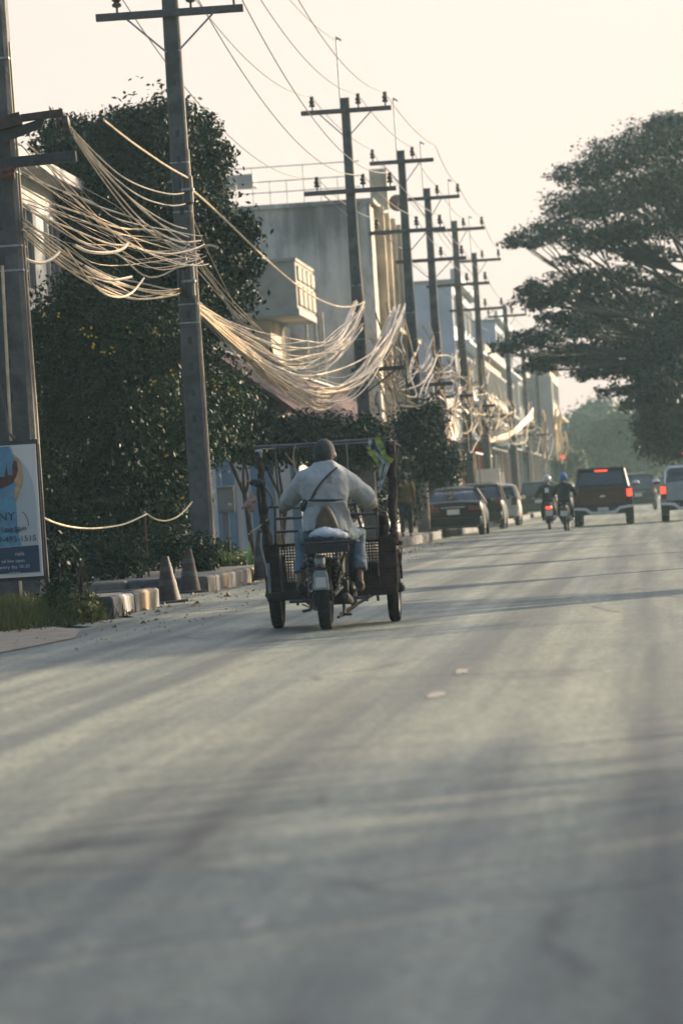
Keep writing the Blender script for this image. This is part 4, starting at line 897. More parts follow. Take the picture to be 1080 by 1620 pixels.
# traffic signals (lit red, far)
m_red = mat('red_lamp', (.5, .02, .01), .4, emit=(1, .05, .025), estr=1.6); m_amb = mat('amber_lamp', (.5, .1, .02), .4, emit=(1, .16, .04), estr=5)
def signal(px, py, Y, label, arm=0):
    c = W(px, py, Y); t = thing('traffic_signal', label, 'traffic light', (c.x+arm, Y, .1))
    P('pole', MB().tube([(0, .15, 0), (0, .15, c.z+.3)], .06, 8), m_dark, t)
    if arm: P('arm', MB().tube([(0, .15, c.z+.2), (-arm, .15, c.z+.35)], .045, 8), m_dark, t)
    h = P('housing', MB().bb(-arm-.19, -arm+.19, -.02, .14, c.z-1.0, c.z+.17), m_dark, t, smooth=False, bevel=.02)
    for k in range(3):
        P('lens', MB().lathe((-arm, -.02, c.z-.1-.36*k), (0, -1, 0), [(.13, 0), (.12, .03), (.06, .05), (.005, .055)], 14), m_red if k == 0 else m_dark, h)
        P('visor', MB().rings([[( -arm+.15*math.cos(a), y, c.z-.1-.36*k+.15*math.sin(a)) for a in np.linspace(-.3, 3.44, 10)]+[(-arm+.138*math.cos(a), y, c.z-.1-.36*k+.138*math.sin(a)) for a in np.linspace(3.44, -.3, 10)] for y in (-.02, -.2)]), m_dark, h)
signal(889, 723, 255, 'lit red traffic signal far down the left kerb')
signal(1076, 717, 235, 'lit traffic signal at the right edge under the dark trees', .0)
# ================================================================ PEOPLE
m_skin = mat('skin', (.17, .095, .06), .55, var=.1, scale=12); m_hair = mat('black_hair', (.02, .018, .017), .55, var=.3, scale=30)
m_eye = mat('eye', (.4, .38, .35), .3, var=.05)
def V(*a): return Vector(a)
def person(label, J, clothes, loc, rz=0., vox=.012, hair='short', cap=None, helmet=None, fold=.012, scale=1., face=True):
    """J: joint positions in the figure's own metres (x right, y forward, z up)"""
    t = thing('person', label, 'person', loc, rz); t.scale = (scale,)*3
    ring = lambda mb, pts, rs, seg=14: mb.tube(pts, rs, seg)
    up = (J['neck']-J['pelvis']).normalized()
    b = MB(); nk, hd = J['neck'], J['head']; look = J.get('look', V(0, 1, 0)).normalized(); side = look.cross(V(0, 0, 1)).normalized()
    rot = Matrix((side, look, side.cross(look))).transposed()
    ch = J['pelvis'].lerp(nk, .72); wa = J['pelvis'].lerp(nk, .35)
    def slab(mb, c, rx, ry, ax, k=14):
        s_ = J['shr']-J['shl']; s_ = (s_-ax*s_.dot(ax)).normalized(); f_ = ax.cross(s_)
        return [c+s_*(rx*math.copysign(abs(math.cos(2*math.pi*i/k))**.8, math.cos(2*math.pi*i/k)))+f_*(ry*math.sin(2*math.pi*i/k)) for i in range(k)]
    def torso(mb, g, z0=-.06, z1=1.0):
        P_ = J['pelvis']; L = (nk-P_)
        prof = [(-.14, .12, .10), (-.06, .165, .12), (.1, .16, .115), (.35, .15, .105), (.6, .17, .115), (.78, .185, .115), (.9, .165, .095), (.98, .09, .075), (1.03, .06, .06)]
        mb.rings([slab(mb, P_+L*f, rx+g, ry+g, L.normalized()) for f, rx, ry in prof if z0 <= f <= z1])
    torso(b, 0., -.2, 1.1)
    ring(b, [nk-up*.06, nk.lerp(hd, .5), hd], [.062, .056, .055])
    b.ball(hd+look*.005+V(0, 0, .015), (.080, .096, .106), 18, 14, rot); b.ball(hd+look*.03-V(0, 0, .05), (.055, .062, .062), 14, 10, rot)
    b.tube([hd+look*.085+V(0, 0, .012), hd+look*.108-V(0, 0, .022), hd+look*.095-V(0, 0, .034)], [.010, .016, .012], 8)      # nose
    b.ball(hd+look*.082-V(0, 0, .062), (.022, .012, .008), 8, 6, rot)                                                       # mouth
    for s in (-1, 1):
        b.ball(hd+side*s*.092+look*-.002-V(0, 0, .012), (.014, .024, .034), 8, 8, rot)                                       # ears
        sh, el, wr = J['shr' if s > 0 else 'shl'], J['elr' if s > 0 else 'ell'], J['wrr' if s > 0 else 'wrl']
        ring(b, [ch.lerp(sh, .6), sh, sh.lerp(el, .5), el, el.lerp(wr, .4), wr], [.055, .058, .048, .040, .040, .026])
        hp, kn, an = J['hpr' if s > 0 else 'hpl'], J['knr' if s > 0 else 'knl'], J['anr' if s > 0 else 'anl']; to = J['tor' if s > 0 else 'tol']
        ring(b, [J['pelvis'].lerp(hp, .5), hp, hp.lerp(kn, .5), kn, kn.lerp(an, .35), an], [.08, .088, .072, .054, .055, .036])
        ring(b, [an-V(0, 0, .0), an-V(0, 0, .05), an.lerp(to, .5)-V(0, 0, .03), to], [.036, .04, .038, .022])
        # hand: palm, four unequal bent fingers and a thumb
        hdir = (J.get('hdr' if s > 0 else 'hdl') or (wr-el)).normalized(); hn = J.get('hnr' if s > 0 else 'hnl') or V(0, 0, -1); hx = hdir.cross(hn).normalized(); hn = hx.cross(hdir).normalized()
        hx = hx*s if J.get('flip') else hx
        b.tube([wr-hdir*.015, wr+hdir*.03, wr+hdir*.082], [(.024, .019), (.037, .017), (.038, .015)], 10)
        curl = J.get('curl', .5)
        for q, (off, ln) in enumerate(((-.028, .066), (-.009, .077), (.010, .072), (.028, .056))):
            p = wr+hdir*.078+hx*off; d = hdir.copy(); pts = [p-hdir*.02, p]
            for a in (.45, .3, .25):
                d = (d + hn*curl*1.4).normalized(); p = p+d*ln*a*1.3; pts.append(p)
            b.tube(pts, [.0095, .0098, .009, .0085, .007], 7)
        p = wr+hdir*.022-hx*.03*1; b.tube([p, p-hx*.028+hdir*.022+hn*.01, p-hx*.03+hdir*.05+hn*.026], [.012, .0105, .008], 7)
    me = baked(b, vox, 5, 'body', m_skin); put('body', me, t)
    # face / hair
    if face:
        for s in (-1, 1): P('eye', MB().ball(hd+look*.088+side*s*.031+V(0, 0, .018), .0105, 8, 6), m_eye, t)
    h = MB(); bm_ = bmesh.new()
    if hair:
        hr = MB(); rr = (.090, .104, .112) if hair == 'short' else (.088, .106, .118)
        hr.ball(hd+look*-.006+V(0, 0, .02), rr, 24, 18, rot)
        keep = []
        for f in hr.f:
            c = sum((Vector(hr.v[i]) for i in f), Vector())/len(f)-hd
            if not (c.dot(look) > .035 and c.z < .065) and c.z > -.055-.02*(c.dot(look) < -.03) : keep.append(f)
        hr.f = keep; me = hr.mesh('hair', m_hair if not cap else cap); o = put('hair' if not cap else 'knit_cap', me, t); sd_ = o.modifiers.new('s', 'SOLIDIFY'); sd_.thickness = .012; sd_.offset = 0
    if helmet:
        hm, visor = helmet
        hh = MB(); hh.ball(hd+V(0, 0, .025)-look*.01, (.125, .145, .135), 24, 16, rot)
        hh.f = [f for f in hh.f if not ((lambda c: c.dot(look) > .03 and c.z < .06)(sum((Vector(hh.v[i]) for i in f), Vector())/len(f)-hd) or (sum((Vector(hh.v[i]) for i in f), Vector())/len(f)-hd).z < -.075)]
        o = put('helmet', hh.mesh('helmet', hm), t); k = o.modifiers.new('s', 'SOLIDIFY'); k.thickness = .02
        if visor: P('visor', MB().tube([hd+look*.13+side*x*.09+V(0, 0, .05-.03*abs(x)) for x in (-1, -.5, 0, .5, 1)], [(.012, .03)]*5, 8), visor, o)
    # clothes
    if clothes.get('top'):
        m, g, hem = clothes['top']; c = MB(); P_ = J['pelvis']; L = nk-P_; ax = L.normalized()
        prof = [(hem, .185, .14), (hem+.12, .182, .138), (.2, .172, .128), (.45, .172, .122), (.66, .188, .126), (.8, .195, .122), (.9, .17, .10), (.985, .095, .078), (1.05, .075, .07)]
        c.rings([slab(c, P_+L*f, rx+g, ry+g, ax) for f, rx, ry in prof])
        slv = clothes.get('sleeve', 1.)
        for s in (-1, 1):
            sh, el, wr = J['shr' if s > 0 else 'shl'], J['elr' if s > 0 else 'ell'], J['wrr' if s > 0 else 'wrl']
            if slv >= 1: ring(c, [nk-up*.03, nk.lerp(sh, .55)-up*.035, sh-V(0, 0, .012), sh.lerp(el, .5), el, el.lerp(wr, .55), el.lerp(wr, .96)], [.062+g, .074+g, .070+g, .068+g, .060+g, .052+g*.8, .038+g*.4]); ring(c, [ch, ch.lerp(sh, .6)-V(0, 0, .03), sh.lerp(el, .35)-V(0, 0, .03)], [.09, .085+g, .066+g])
            else: ring(c, [ch.lerp(sh, .5), sh, sh.lerp(el, .45), sh.lerp(el, .8)], [.075+g, .076+g, .066+g, .062+g])
        put(clothes.get('top_name', 'shirt'), baked(c, vox, 9, 'top', m, fold, .12), t)
    if clothes.get('legs'):
        m, g, cut = clothes['legs']; c = MB()
        P_ = J['pelvis']; L = nk-P_
        c.rings([slab(c, P_+L*f, rx+g, ry+g, L.normalized()) for f, rx, ry in [(-.18, .13, .11), (-.06, .172, .128), (.12, .168, .122), (.22, .16, .115)]])
        for s in (-1, 1):
            hp, kn, an = J['hpr' if s > 0 else 'hpl'], J['knr' if s > 0 else 'knl'], J['anr' if s > 0 else 'anl']
            ring(c, [P_.lerp(hp, .4), hp, hp.lerp(kn, .5), kn, kn.lerp(an, .5), kn.lerp(an, cut)], [.09+g, .098+g, .084+g, .068+g, .064+g, .058+g])
        put('trousers', baked(c, vox, 4, 'trousers', m, fold, .1), t)
    ms = clothes.get('shoes', m_dark); 
    for s in (-1, 1):
        an, to = J['anr' if s > 0 else 'anl'], J['tor' if s > 0 else 'tol']; d = (to-an); d.z = 0; d = d.normalized() if d.length > 1e-4 else V(0, 1, 0)
        so = MB().tube([an-d*.06-V(0, 0, .045), an-V(0, 0, .035), an.lerp(to, .5)-V(0, 0, .02), to+d*.02], [(.034, .03), (.043, .046), (.045, .036), (.026, .018)], 10)
        P('shoe', so, ms, t)
    return t
def seated(zs=.80, lean=.2, hand=(.36, .62, 1.02), knee=(.2, .42, .62), foot=(.2, .22, .22), hs=1.):
    p = V(0, 0, zs+.1); n = p+V(0, math.sin(lean)*.52, math.cos(lean)*.52)
    J = dict(pelvis=p, neck=n, head=n+V(0, .06, .155))
    for s, k in ((-1, 'l'), (1, 'r')):
        J['sh'+k] = n+V(s*.19, -.01, -.075); J['wr'+k] = V(s*hand[0], hand[1]-.07, hand[2]+.02)
        mid = J['sh'+k].lerp(J['wr'+k], .5); J['el'+k] = mid+V(s*.09, -.05, -.12); J['hp'+k] = p+V(s*.1, .02, -.02)
        J['kn'+k] = V(s*knee[0], knee[1], knee[2]); J['an'+k] = V(s*foot[0], foot[1], foot[2]+.07); J['to'+k] = V(s*foot[0], foot[1]+.17, foot[2]+.02)
        J['hd'+k] = V(s*.25, 1, -.15); J['hn'+k] = V(0, .1, -1)
    J['curl'] = .7; return J
# ================================================================ VEHICLES
m_tyre = mat('tyre_rubber', (.022, .022, .023), .85, var=.25, scale=20, bump=.3, bscale=60)
m_rim = mat('alloy_rim', (.32, .33, .34), .4, metal=.8, var=.1); m_cglass = mat('car_glass', (.012, .016, .018), .06, var=.1, spec=.7, coat=.3)
m_chrome = mat('chrome_trim', (.6, .6, .6), .22, metal=1., var=.05); m_lensr = mat('tail_lens', (.10, .009, .008), .2, var=.1, coat=.5)
m_brake = mat('lit_brake_lens', (.6, .03, .01), .3, emit=(1, .055, .025), estr=1.0); m_plate = mat('number_plate', (.55, .55, .52), .5, var=.08)
m_black = mat('black_plastic', (.018, .019, .020), .55, var=.2, scale=20)
def paint_mat(name, col, rough=.36, dust=.25): return mat(name, col, rough, var=.15, scale=2.5, coat=.08, spec=.28)
def wheel(parent, c, r, w, side=1, seg=22):
    c = Vector(c); W_ = P('wheel', MB().lathe(c, (1, 0, 0), [(.05, -w*.42), (.06, w*.42)], 10), m_dark, parent)
    P('tyre', MB().lathe(c, (1, 0, 0), [(r*.66, -w*.5), (r*.9, -w*.52), (r*.985, -w*.40), (r, -w*.2), (r, w*.2), (r*.985, w*.40), (r*.9, w*.52), (r*.66, w*.5), (r*.64, 0)], seg, closed=True), m_tyre, W_)
    rm = MB(); rm.lathe(c, (1, 0, 0), [(r*.66, -w*.45), (r*.66, w*.45), (r*.58, w*.40), (r*.58, -w*.40)], seg, closed=True)
    for k in range(6):
        a = k*math.pi/3; d = Vector((0, math.cos(a), math.sin(a))); rm.beam(c+d*.03+Vector((side*w*.3, 0, 0)), c+d*r*.62+Vector((side*w*.36, 0, 0)), .05, .03, up=(1, 0, 0))
    rm.lathe(c, (side, 0, 0), [(.07, w*.2), (.07, w*.36), (.02, w*.38)], 10)
    P('rim', rm, m_rim, W_); return W_
def sect(w, zb, zt, k=.0, crown=.03, tumble=.04):
    """closed body cross-section, bottom to shoulder, both sides: half width w"""
    h = zt-zb; R_ = [(w*.80, zb), (w*.96, zb+h*.08), (w, zb+h*.35), (w, zb+h*.60), (w-tumble*.6, zb+h*.85), (w-tumble*1.6, zt-.012), (w-tumble*3.2, zt), (w*.35, zt+crown)]
    return R_ + [(-x, z) for x, z in reversed(R_)]
def car(label, loc, rz, L, wid, zroof, belt, stations, cabin, m, group=None, lamps=None, lit=(), plate=True, style='sedan', top_m=None, wb=None, wr=.33, chrome=True, name='parked_car', cat='car', rear_glass=True):
    """y=0 is the rear bumper, +y is ahead. stations: (y, zb, zt, width factor). cabin: (y, z, half-width factor) outline rear to front: base, roof points."""
    t = thing(name, label, cat, loc, rz, group); hw = wid/2
    b = MB(); b.rings([[(x, y, z) for x, z in sect(hw*wf, zb, zt)] for y, zb, zt, wf in stations]); body = P('body', b, m, t, ang=50)
    (yb0, yb1, yr0, yr1, wr0) = cabin     # base rear, base front, roof rear, roof front, roof half-width factor
    wbase = hw*.94; wroof = hw*wr0; zm = zroof
    def cab(g, z0, z1):
        # parametric frustum with cambered roof. returns ring at fraction f in height
        def ring(f, gg):
            y0 = yb0+(yr0-yb0)*f; y1 = yb1+(yr1-yb1)*f; w = wbase+(wroof-wbase)*f; z = belt+(zm-belt)*f
            n = 8; pts = []
            for i in range(n+1): s = -1+2*i/n; pts.append((s*w, y0-gg-(.05*(1-s*s)), z+0))
            for i in range(n+1): s = 1-2*i/n; pts.append((s*w, y1+gg+(.10*(1-s*s)), z))
            return [Vector(p) for p in pts]
        return ring
    ring = cab(0, belt, zm); g = MB(); rg = [ring(f, 0) for f in (-.06, .0, .5, .86)]
    g.rings(rg); P('cabin_glass', g, m_cglass, t, ang=50)
    tm = top_m or m; rf = MB(); r1 = ring(.84, .012); r2 = ring(.95, .004); r3 = ring(1.0, -.06)
    cxy = Vector((0, (yr0+yr1)/2, 0))
    r1 = [Vector((p.x*1.012, p.y, p.z)) for p in r1]; r3 = [Vector((p.x*.90, p.y, p.z)) for p in r3]
    r4 = [Vector((p.x*.5, cxy.y+(p.y-cxy.y)*.6, p.z+.035)) for p in r3]
    rf.rings([r1, r2, r3, r4]); roof = P('roof', rf, tm, t, ang=50)
    def edge(f0, f1, s, front):
        a = ring(f0, .01)[9+8 if False else (0 if s < 0 else 8)] if not front else ring(f0, .01)[9 if s > 0 else 17]
        c = ring(f1, .01)[(0 if s < 0 else 8)] if not front else ring(f1, .01)[9 if s > 0 else 17]
        return a, c
    pl = MB()
    for s in (-1, 1):
        for fr in (False, True):
            a, c = edge(-.04, .88, s, fr); pl.beam(a+Vector((s*.004, 0, 0)), c+Vector((s*.004, 0, 0)), .085 if not fr else .06, .075, up=(s, 0, 0))
    for s in (-1, 1):
        f0 = .5; y = (yb0*.5+yb1*.5); pl.beam((s*(wbase+.006), y, belt-.03), (s*(wroof+.012), (yr0+yr1)/2, belt+(zm-belt)*.87), .08, .03, up=(s, 0, 0))
    P('pillars', pl, tm, t)['kind'] = 'stuff'
    wb = wb or (L*.2, L*.81)
    for y in wb:
        for s in (-1, 1):
            wheel(t, (s*(hw-.10), y, wr), wr, .2, s)
    ar = MB()
    for y in wb:
        for s in (-1, 1):
            ar.rings([[(s*(hw-.24), y+(wr+.075)*math.cos(a), wr+(wr+.075)*math.sin(a)) for a in np.linspace(0, math.pi, 12)]+[(s*(hw-.24), y-(wr+.075), .2), (s*(hw-.24), y+(wr+.075), .2)], [(s*(hw+.006), y+(wr+.075)*math.cos(a), wr+(wr+.075)*math.sin(a)) for a in np.linspace(0, math.pi, 12)]+[(s*(hw+.006), y-(wr+.075), .2), (s*(hw+.006), y+(wr+.075), .2)]])
    P('wheel_arch', ar, m_black, t)['kind'] = 'stuff'
    # rear face
    zb, zt = stations[0][1], stations[0][2]; yf = stations[0][0]
    bp = MB().bb(-hw*.93, hw*.93, yf-.09, yf+.06, zb-.02, zb+.24); P('rear_bumper', bp, m if style != 'pickup' else m_black, t, bevel=.04)
    P('bumper_lip', MB().bb(-hw*.8, hw*.8, yf-.075, yf+.05, zb-.10, zb-.024), m_black, t, bevel=.015)
    lz, lh, lw = lamps
    for s in (-1, 1):
        on = s in lit
        o = P('tail_lamp', MB().bb(s*hw*.93-(lw if s > 0 else 0), s*hw*.93+(lw if s < 0 else 0), yf-.055, yf+.14, lz-lh/2, lz+lh/2), m_brake if on else m_lensr, t, bevel=.03)
        P('mirror', MB().ball((s*(hw+.09), yb1-.35, belt+.05), (.10, .05, .075), 10, 8), m if style != 'pickup' else m_chrome, t)
        P('door_handle', MB().bb(s*(hw+.004)-.012, s*(hw+.004)+.012, L*.42, L*.42+.16, belt-.17, belt-.14), m_chrome, t, smooth=False)
    if plate:
        pz = zb+.40 if style == 'sedan' else zb+.13
        P('number_plate', MB().bb(-.19, .19, yf-.125 if style != 'sedan' else yf-.05, yf-.092 if style != 'sedan' else yf-.02, pz-.08, pz+.08), m_plate, t, smooth=False, bevel=.006)
    if chrome:
        P('chrome_strip', MB().bb(-.36, .36, yf-.05, yf+.0, zb+.52, zb+.56), m_chrome, t, bevel=.01)
    P('wiper', MB().beam((-.1, yb0-.08, belt+.06), (.3, yb0-.04+(yr0-yb0)*.2, belt+.09), .015), m_black, t, smooth=False)
    P('exhaust', MB().lathe((-hw*.55, yf-.04, zb-.07), (0, -1, 0), [(.03, -.2), (.03, .06), (.024, .06), (.024, -.1)], 10, closed=True), m_steel, t)
    for s in (-1, 1):
        P('headlamp', MB().ball((s*hw*.72, L-.10, belt-.22), (.17, .10, .07), 10, 8), m_chrome, t)
    return t
SED = [(0, .34, 1.00, .92), (.06, .29, 1.03, .985), (.5, .26, 1.05, 1.0), (1.2, .24, .98, 1.0), (3.2, .24, .96, 1.0), (3.9, .25, .90, .99), (4.35, .28, .78, .94), (4.5, .34, .70, .84)]
SUVS = [(0, .42, 1.10, .93), (.05, .36, 1.14, .99), (.6, .33, 1.14, 1.0), (2.0, .30, 1.10, 1.0), (3.4, .30, 1.08, 1.0), (4.1, .32, 1.03, .99), (4.5, .36, .9, .94), (4.62, .42, .8, .86)]
p_black = paint_mat('black_paint', (.006, .007, .009)); p_char = paint_mat('charcoal_paint', (.014, .015, .017)); p_beige = paint_mat('beige_paint', (.30, .26, .21)); p_silver = paint_mat('silver_paint', (.26, .30, .34), .3); p_brown = paint_mat('copper_brown_paint', (.072, .027, .016), .35); p_dsil = paint_mat('pale_silver_paint', (.50, .48, .44), .3)
gp = None
def gx(px, Y): return W(px, 800, Y).x
car('black sedan parked at the kerb, nearest of the parked row', (gx(716, 124.5), 124.5, 0), 0, 4.5, 1.80, 1.48, .99, SED, (.62, 3.35, 1.30, 2.55, .66), p_black, lamps=(.82, .17, .40), style='sedan')
car('charcoal hatchback parked directly ahead of the black sedan', (-6.05, 143, 0), 0, 4.4, 1.78, 1.62, 1.04, [(a*.95, zb+.03, zt+.04, w) for a, zb, zt, w in SED], (.12, 3.2, .62, 2.4, .74), p_char, lamps=(.98, .26, .22), style='sedan')
car('pale silver car third in the parked row, its bonnet side lit', (-6.0, 158, 0), 0, 4.4, 1.78, 1.60, 1.02, [(a*.95, zb+.03, zt+.03, w) for a, zb, zt, w in SED], (.14, 3.2, .6, 2.4, .74), p_dsil, lamps=(.95, .3, .2), style='sedan')
car('dark sport utility car left of the motorcyclists, roof edge glinting', (gx(852, 205), 205, 0), 0, 4.6, 1.84, 1.80, 1.12, SUVS, (.15, 3.5, .5, 2.8, .76), p_char, lamps=(1.05, .3, .2), style='sedan')
car('black sport utility car far ahead between the two pickups', (gx(1010, 212), 212, 0), 0, 4.62, 1.86, 1.92, 1.14, SUVS, (.12, 3.5, .42, 2.8, .78), p_black, lamps=(1.05, .3, .2), style='sedan', name='moving_car')
# distant tops of traffic behind the brown pickup and a pale van in the parked row
car('small pale car far down the parked row', (-6.2, 232, 0), 0, 4.4, 1.75, 1.6, 1.02, SED, (.2, 3.2, .7, 2.4, .72), p_beige, lamps=(.9, .25, .2), style='sedan')
vt = thing('street_sign', 'pale grey blank board on two posts beyond the parked cars', 'sign', (gx(771, 175), 175.2, .19))
a_, b_ = W(753, 764, 175), W(790, 750, 175)
P('board', MB().bb(a_.x-vt.location.x, b_.x-vt.location.x, -.03, .03, a_.z-.19, b_.z-.19+.25), m_whiteb, vt, bevel=.01)
for s in (-.35, .35): P('post', MB().tube([(s, .05, 0), (s, .05, b_.z)], .03, 8), m_steel, vt)
# ---- pickups
def pickup(label, loc, m, canopy, lit, name='pickup_truck', lamp_h=.42, group=None):
    wid, L, hw = 1.88, 5.3, .94; t = thing(name, label, 'pickup', loc, 0, group); zb, zbed = .52, 1.22
    # tub: two side walls, floor, tailgate
    for s in (-1, 1):
        b = MB(); rg = []
        for y in (.06, .2, .55, 1.45, 1.9):
            rg.append([(s*(hw-.16), y, zb), (s*(hw-.02), y, zb), (s*hw, y, zb+.22), (s*hw, y, zb+.45), (s*(hw-.03), y, zbed-.04), (s*(hw-.06), y, zbed), (s*(hw-.14), y, zbed)])
        b.rings(rg); P('bed_side', b, m, t, ang=50)
    P('bed_floor', MB().bb(-hw+.165, hw-.165, .09, 1.9, .60, .68), m_black, t, smooth=False)
    tg = P('tailgate', MB().bb(-hw+.17, hw-.17, .02, .075, .66, zbed-.01), m, t, bevel=.025)
    P('recess', MB().bb(-.5, .5, .008, .0185, .82, 1.02), m, tg, bevel=.01); P('handle', MB().bb(-.13, .13, -.004, .0075, 1.07, 1.15), m_black, tg, bevel=.008); P('badge', MB().ball((0, .006, .93), (.10, .012, .042), 12, 8), m_chrome, tg)
    # chrome step bumper with a dip for the plate
    pr = [(-hw-.0, .62), (-.52, .60), (-.36, .46), (.36, .46), (.52, .60), (hw, .62), (hw, .53), (.56, .49), (.42, .36), (-.42, .36), (-.56, .49), (-hw, .53)]
    P('bumper', MB().prism([(x, -.12, z) for x, z in pr], (0, .16, 0)), m_chrome if True else m_black, t, bevel=.02)
    P('bumper_step', MB().bb(-.345, .345, -.09, .018, .47, .60), m_black, t, smooth=False); P('number_plate', MB().bb(-.17, .17, -.128, -.095, .475, .585), m_plate, t, smooth=False)
    P('under_tray', MB().bb(-hw+.1, hw-.1, -.04, 1.9, .36, .455), m_black, t, smooth=False)
    for s in (-1, 1):
        lp = P('tail_lamp', MB().bb(min(s*(hw-.165), s*(hw+.004)), max(s*(hw-.165), s*(hw+.004)), -.012, .13, 1.16-lamp_h, 1.16), m_lensr, t, bevel=.015)
        if s in lit: P('lit_lens', MB().bb(min(s*(hw-.16), s*(hw-.0)), max(s*(hw-.16), s*(hw-.0)), -.022, -.0125, 1.10-.2, 1.13), m_brake, lp, bevel=.004)
    # cab lower, bonnet
    b = MB(); b.rings([[(x, y, z) for x, z in sect(hw*wf, z0, z1)] for y, z0, z1, wf in [(1.93, .42, 1.22, .985), (2.0, .42, 1.24, 1.), (3.7, .42, 1.2, 1.), (4.3, .46, 1.14, .99), (5.0, .5, 1.06, .96), (5.2, .55, .95, .88)]]); P('cab_body', b, m, t, ang=50)
    def frus(y0, y1, Y0, Y1, w0, w1, z0, z1, name, mm, par=t):
        g = MB(); rg = []
        for f in (0, .5, 1):
            w = w0+(w1-w0)*f; a = y0+(Y0-y0)*f; c = y1+(Y1-y1)*f; z = z0+(z1-z0)*f
            rg.append([(-w*.96, a, z), (-w*.5, a-.03, z), (w*.5, a-.03, z), (w*.96, a, z), (w, a+.08, z), (w, c-.1, z), (w*.9, c, z), (-w*.9, c, z), (-w, c-.1, z), (-w, a+.08, z)])
        g.rings(rg); return P(name, g, mm, par, ang=50)
    frus(1.98, 4.0, 2.2, 3.35, .86, .68, 1.18, 1.72, 'cab_glass', m_cglass)
    rf = frus(2.17, 3.42, 2.3, 3.2, .71, .64, 1.70, 1.79, 'cab_roof', m)
    pl = MB()
    for s in (-1, 1):
        pl.beam((s*.84, 2.0, 1.18), (s*.685, 2.2, 1.72), .16, .12, up=(s, 0, 0)); pl.beam((s*.85, 3.98, 1.16), (s*.68, 3.35, 1.72), .07, .07, up=(s, 0, 0)); pl.beam((s*.875, 2.95, 1.16), (s*.70, 2.8, 1.72), .10, .03, up=(s, 0, 0))
    P('pillars', pl, m, t)['kind'] = 'stuff'
    if canopy:
        cn = frus(.10, 1.93, .30, 1.96, .88, .76, zbed+.004, 1.80, 'canopy', m_black)
        fr = MB(); y = lambda f: .10+.20*f
        fr.prism([(-.72, y(.15)-.035, zbed+.10), (.72, y(.15)-.035, zbed+.10), (.62, y(.86)-.035, 1.71), (-.62, y(.86)-.035, 1.71)], (0, -.012, 0)); P('rear_glass', fr, m_cglass, cn, smooth=False)
        P('high_brake_lamp', MB().bb(-.2, .2, .19, .235, 1.73, 1.775), m_brake if 1 in lit else m_lensr, cn, bevel=.008)
        P('canopy_roof', frus_mesh(MB(), .24, 1.98, .77, 1.802, 1.845), m, cn, bevel=.01)
        P('wiper', MB().beam((0, .08, zbed+.12), (.28, .13, zbed+.26), .016), m_black, cn, smooth=False)
    else:
        sb = MB()
        for s in (-1, 1): sb.tube([(s*.78, 1.75, zbed), (s*.74, 1.85, 1.62), (s*.6, 1.87, 1.72), (0, 1.87, 1.73)], .03, 8)
        P('sports_bar', sb, m_chrome, t)
        P('high_brake_lamp', MB().bb(-.14, .14, 2.15, 2.19, 1.68, 1.715), m_lensr, t, smooth=False)
    for yw in (1.12, 4.3):
        for s in (-1, 1): wheel(t, (s*(hw-.115), yw, .385), .385, .24, s)
    ar = MB()
    for yw in (1.12, 4.3):
        for s in (-1, 1):
            ar.rings([[(xx, yw+.46*math.cos(a), .385+.46*math.sin(a)) for a in np.linspace(-.2, math.pi+.2, 14)] for xx in (s*(hw-.25), s*(hw+.01))])
    P('wheel_arch', ar, m_black, t)['kind'] = 'stuff'
    for s in (-1, 1): P('mirror', MB().ball((s*(hw+.13), 3.75, 1.30), (.12, .06, .10), 10, 8), m_chrome, t); P('mud_flap', MB().bb(s*(hw-.115)-.13, s*(hw-.115)+.13, .60, .615, .22, .5), m_black, t, smooth=False)
    P('headlamp', MB().ball((.7, 5.12, .9), (.16, .08, .1), 10, 8), m_chrome, t); P('headlamp', MB().ball((-.7, 5.12, .9), (.16, .08, .1), 10, 8), m_chrome, t)
    return t
def frus_mesh(mb, y0, y1, w, z0, z1): return mb.bb(-w, w, y0, y1, z0, z1)
pickup('copper brown pickup with black canopy and lit tail lamp', (gx(953, 131), 131, 0), p_brown, True, (1,))
pickup('silver pickup with open bed at the right picture edge', (gx(1045, 131)+.95, 131, 0), p_silver, False, (-1,))
